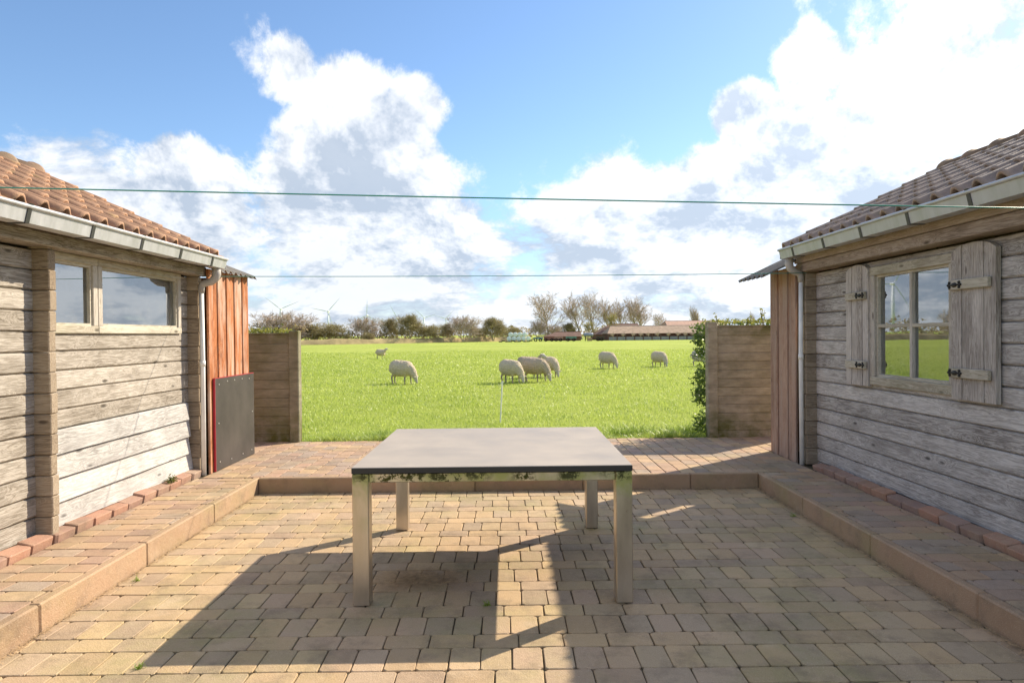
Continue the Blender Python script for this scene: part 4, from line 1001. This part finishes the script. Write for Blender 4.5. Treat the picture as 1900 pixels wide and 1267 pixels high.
# wrapped bales, tank, tyres, trailers
BALE = plain('bale_wrap', (.74, .80, .78), .35, var=.12, scale=2, bump=.1, spec=.5); RUB = plain('tyre_rubber', (.02, .02, .02), .85)
YQ = 168.; bm = MB().tube([(0, -.58, 0), (0, -.52, 0), (0, .52, 0), (0, .58, 0)], [.50, .58, .58, .50], 14).mesh('wrapped_bale', True); bm.materials.append(BALE)
xb0 = px_x(940, YQ)
for i in range(5):
    tag(link('wrapped_bale', bm, loc=(xb0+.6+1.18*i, YQ, FZ+.78), rot=(0, 0, random.uniform(-.1, .1))), 'pale green wrapped bale in the lower row of the stack', 'bale', 'wrapped bales, lower row')
    if i < 4: tag(link('wrapped_bale', bm, loc=(xb0+1.0+1.15*i, YQ, FZ+1.80), rot=(0, 0, random.uniform(-.1, .1))), 'pale green wrapped bale in the upper row of the stack', 'bale', 'wrapped bales, upper row')
ty = MB()
for k in range(16):
    a = 2*math.pi*k/16; b_ = 2*math.pi*(k+1)/16
    for (r0, z0, r1, z1) in ((.42, -.11, .42, .11), (.42, .11, .24, .11), (.24, .11, .24, -.11), (.24, -.11, .42, -.11)):
        ty.add([(r0*math.cos(a), r0*math.sin(a), z0), (r0*math.cos(b_), r0*math.sin(b_), z0), (r1*math.cos(b_), r1*math.sin(b_), z1), (r1*math.cos(a), r1*math.sin(a), z1)], [(0, 1, 2, 3)])
tym = ty.mesh('tyre', True); tym.materials.append(RUB)
for i in range(11): tag(link('tyre', tym, loc=(px_x(929, 164)+.72*i+random.uniform(-.1, .1), 164+random.uniform(-.5, .5), FZ+.11+(.2 if i % 3 == 1 else 0)), rot=(random.uniform(-.15, .15), 0, 0)), 'old black tyre lying in front of the wrapped bales', 'tyre', 'tyres by the bales')
def trailer(px, wd, col, label, hgt=.75):
    Y = 172.; x = px_x(px, Y); t = empty('farm_trailer', (x, Y, FZ), label, 'trailer'); m_ = plain('trailer_paint', col, .6)
    obj(MB().box(x, x+wd, Y-.9, Y+.9, FZ+.62, FZ+.72).box(x, x+wd, Y-.9, Y-.85, FZ+.72, FZ+.72+hgt).box(x, x+wd, Y+.85, Y+.9, FZ+.72, FZ+.72+hgt).box(x, x+.05, Y-.85, Y+.85, FZ+.72, FZ+.72+hgt*.9).box(x+wd-.05, x+wd, Y-.85, Y+.85, FZ+.72, FZ+.72+hgt*.9), 'load_bed', m_, t)
    for wx in (x+.5, x+wd-.6):
        for wy in (Y-.8, Y+.8):
            whl = link('wheel', tym, None, t, (wx, wy, FZ+.40), (R(90), 0, 0))
    obj(MB().box(x-.9, x, Y-.05, Y+.05, FZ+.5, FZ+.6), 'drawbar', RUB, t)
trailer(990, 2.3, (.16, .28, .30), 'low blue-grey farm trailer beside the tyres', .3); trailer(1009, 2.6, (.24, .10, .085), 'red farm trailer left of the green one', .55); trailer(1028, 2.2, (.34, .19, .16), 'faded red farm trailer before the brick outbuilding', .5); trailer(1050, 2.6, (.12, .22, .19), 'green farm trailer before the brick outbuilding', .5); trailer(1106, 2.0, (.07, .05, .045), 'dark farm trailer at the barn corner', .5)
TANKM = plain('tank_blue_grey', (.28, .31, .37), .45, .3, bump=0); Y = 174.; x = px_x(1083, Y); tk = empty('storage_tank', (x+1.2, Y, FZ), 'blue-grey cylindrical tank raised on a stand', 'tank')
zt_ = px_z(621, 1092, Y); obj(MB().tube([(x, Y, zt_), (x+.1, Y, zt_), (x+2.3, Y, zt_), (x+2.4, Y, zt_)], [.34, .46, .46, .34], 14), 'tank_body', TANKM, tk, True)
for xx_ in (x+.4, x+2.0):
    for yy_ in (Y-.3, Y+.3): obj(MB().box(xx_-.06, xx_+.06, yy_-.06, yy_+.06, FZ, zt_-.32), 'leg', RUB, tk)
tag(obj(MB().box(x+.75, x+1.9, Y-1.9, Y-.9, FZ, FZ+.85, .05), 'crate', plain('crate_tan', (.42, .30, .16), .8), None, origin=None), 'tan wooden crate in front of the raised tank', 'crate')

# ------------------------------------------------------------------ wind turbines
TURB = plain('turbine_paint', (.72, .76, .82), .5, var=.04, bump=0)
def turbine(px, py, Y, blade, ang, label, yaw=0.):
    h = at_y(px, py, Y); t = empty('wind_turbine', (h.x, Y, FZ), label, 'wind turbine', 'wind turbines on the horizon'); M = Matrix.Rotation(yaw, 3, 'Z'); hub = Vector(h)
    obj(MB().tube([(h.x, Y, FZ), (h.x, Y, h.z-1.5)], [2.0, 1.15], 14), 'tower', TURB, t, True)
    f = M @ Vector((0, -1, 0))
    obj(MB().tube([hub-f*6, hub-f*5.5, hub+f*1.5], [1.0, 1.8, 1.7], 10), 'nacelle', TURB, t, True)
    obj(MB().tube([hub+f*1.5, hub+f*3, hub+f*4.2], [1.6, 1.4, .3], 10), 'hub', TURB, t, True)
    sx = M @ Vector((1, 0, 0)); c0 = hub+f*2.6
    for k in range(3):
        a = R(ang+120*k); d = sx*math.sin(a)+Vector((0, 0, 1))*math.cos(a); s_ = sx*math.cos(a)-Vector((0, 0, 1))*math.sin(a); mb = MB(); rings = []
        for (u, c_, th) in ((0, .9, .9), (.06, 1.0, .8), (.18, 2.0, .45), (.5, 1.35, .28), (.85, .75, .15), (1, .12, .06)):
            q = c0+d*(1+u*(blade-1)); rings.append([q-s_*c_*.38, q+f*th*.5, q+s_*c_*.42, q-f*th*.5])
        V = [p for r_ in rings for p in r_]; F = [(i*4+j, i*4+(j+1) % 4, i*4+4+(j+1) % 4, i*4+4+j) for i in range(len(rings)-1) for j in range(4)]+[(0, 1, 2, 3), (20, 21, 22, 23)]
        obj(mb.add(V, F), 'blade', TURB, t)
turbine(521, 573.5, 1250, 37, -52, 'wind turbine with a V of two raised blades over the domed thorn tree')
turbine(609, 578, 1250, 33, 42, 'wind turbine with its tower showing above the olive-brown bush')
turbine(681, 585, 1350, 32, 2, 'wind turbine with one blade straight up')
turbine(737, 590, 1500, 32, -28, 'wind turbine with one blade showing over the dark thorn tree')
turbine(787, 589.5, 1700, 33, -46, 'small far wind turbine with a wide V of blades beside the dark thorn tree')
turbine(827, 591, 1800, 32, 45, 'small far wind turbine beside the fan-shaped thorn')
# one more stands behind the left cabin and shows mirrored in the shuttered window
hx = -.563; turbine(950+(hx-.0071)*FPX, 540, 900, 42, -30, 'wind turbine mirrored in the shuttered window', yaw=.25)
tree('thorn', 'thorn_tree', 157, 582, 120, 55, 'round bare tree mirrored in the shuttered window', None, FZ)
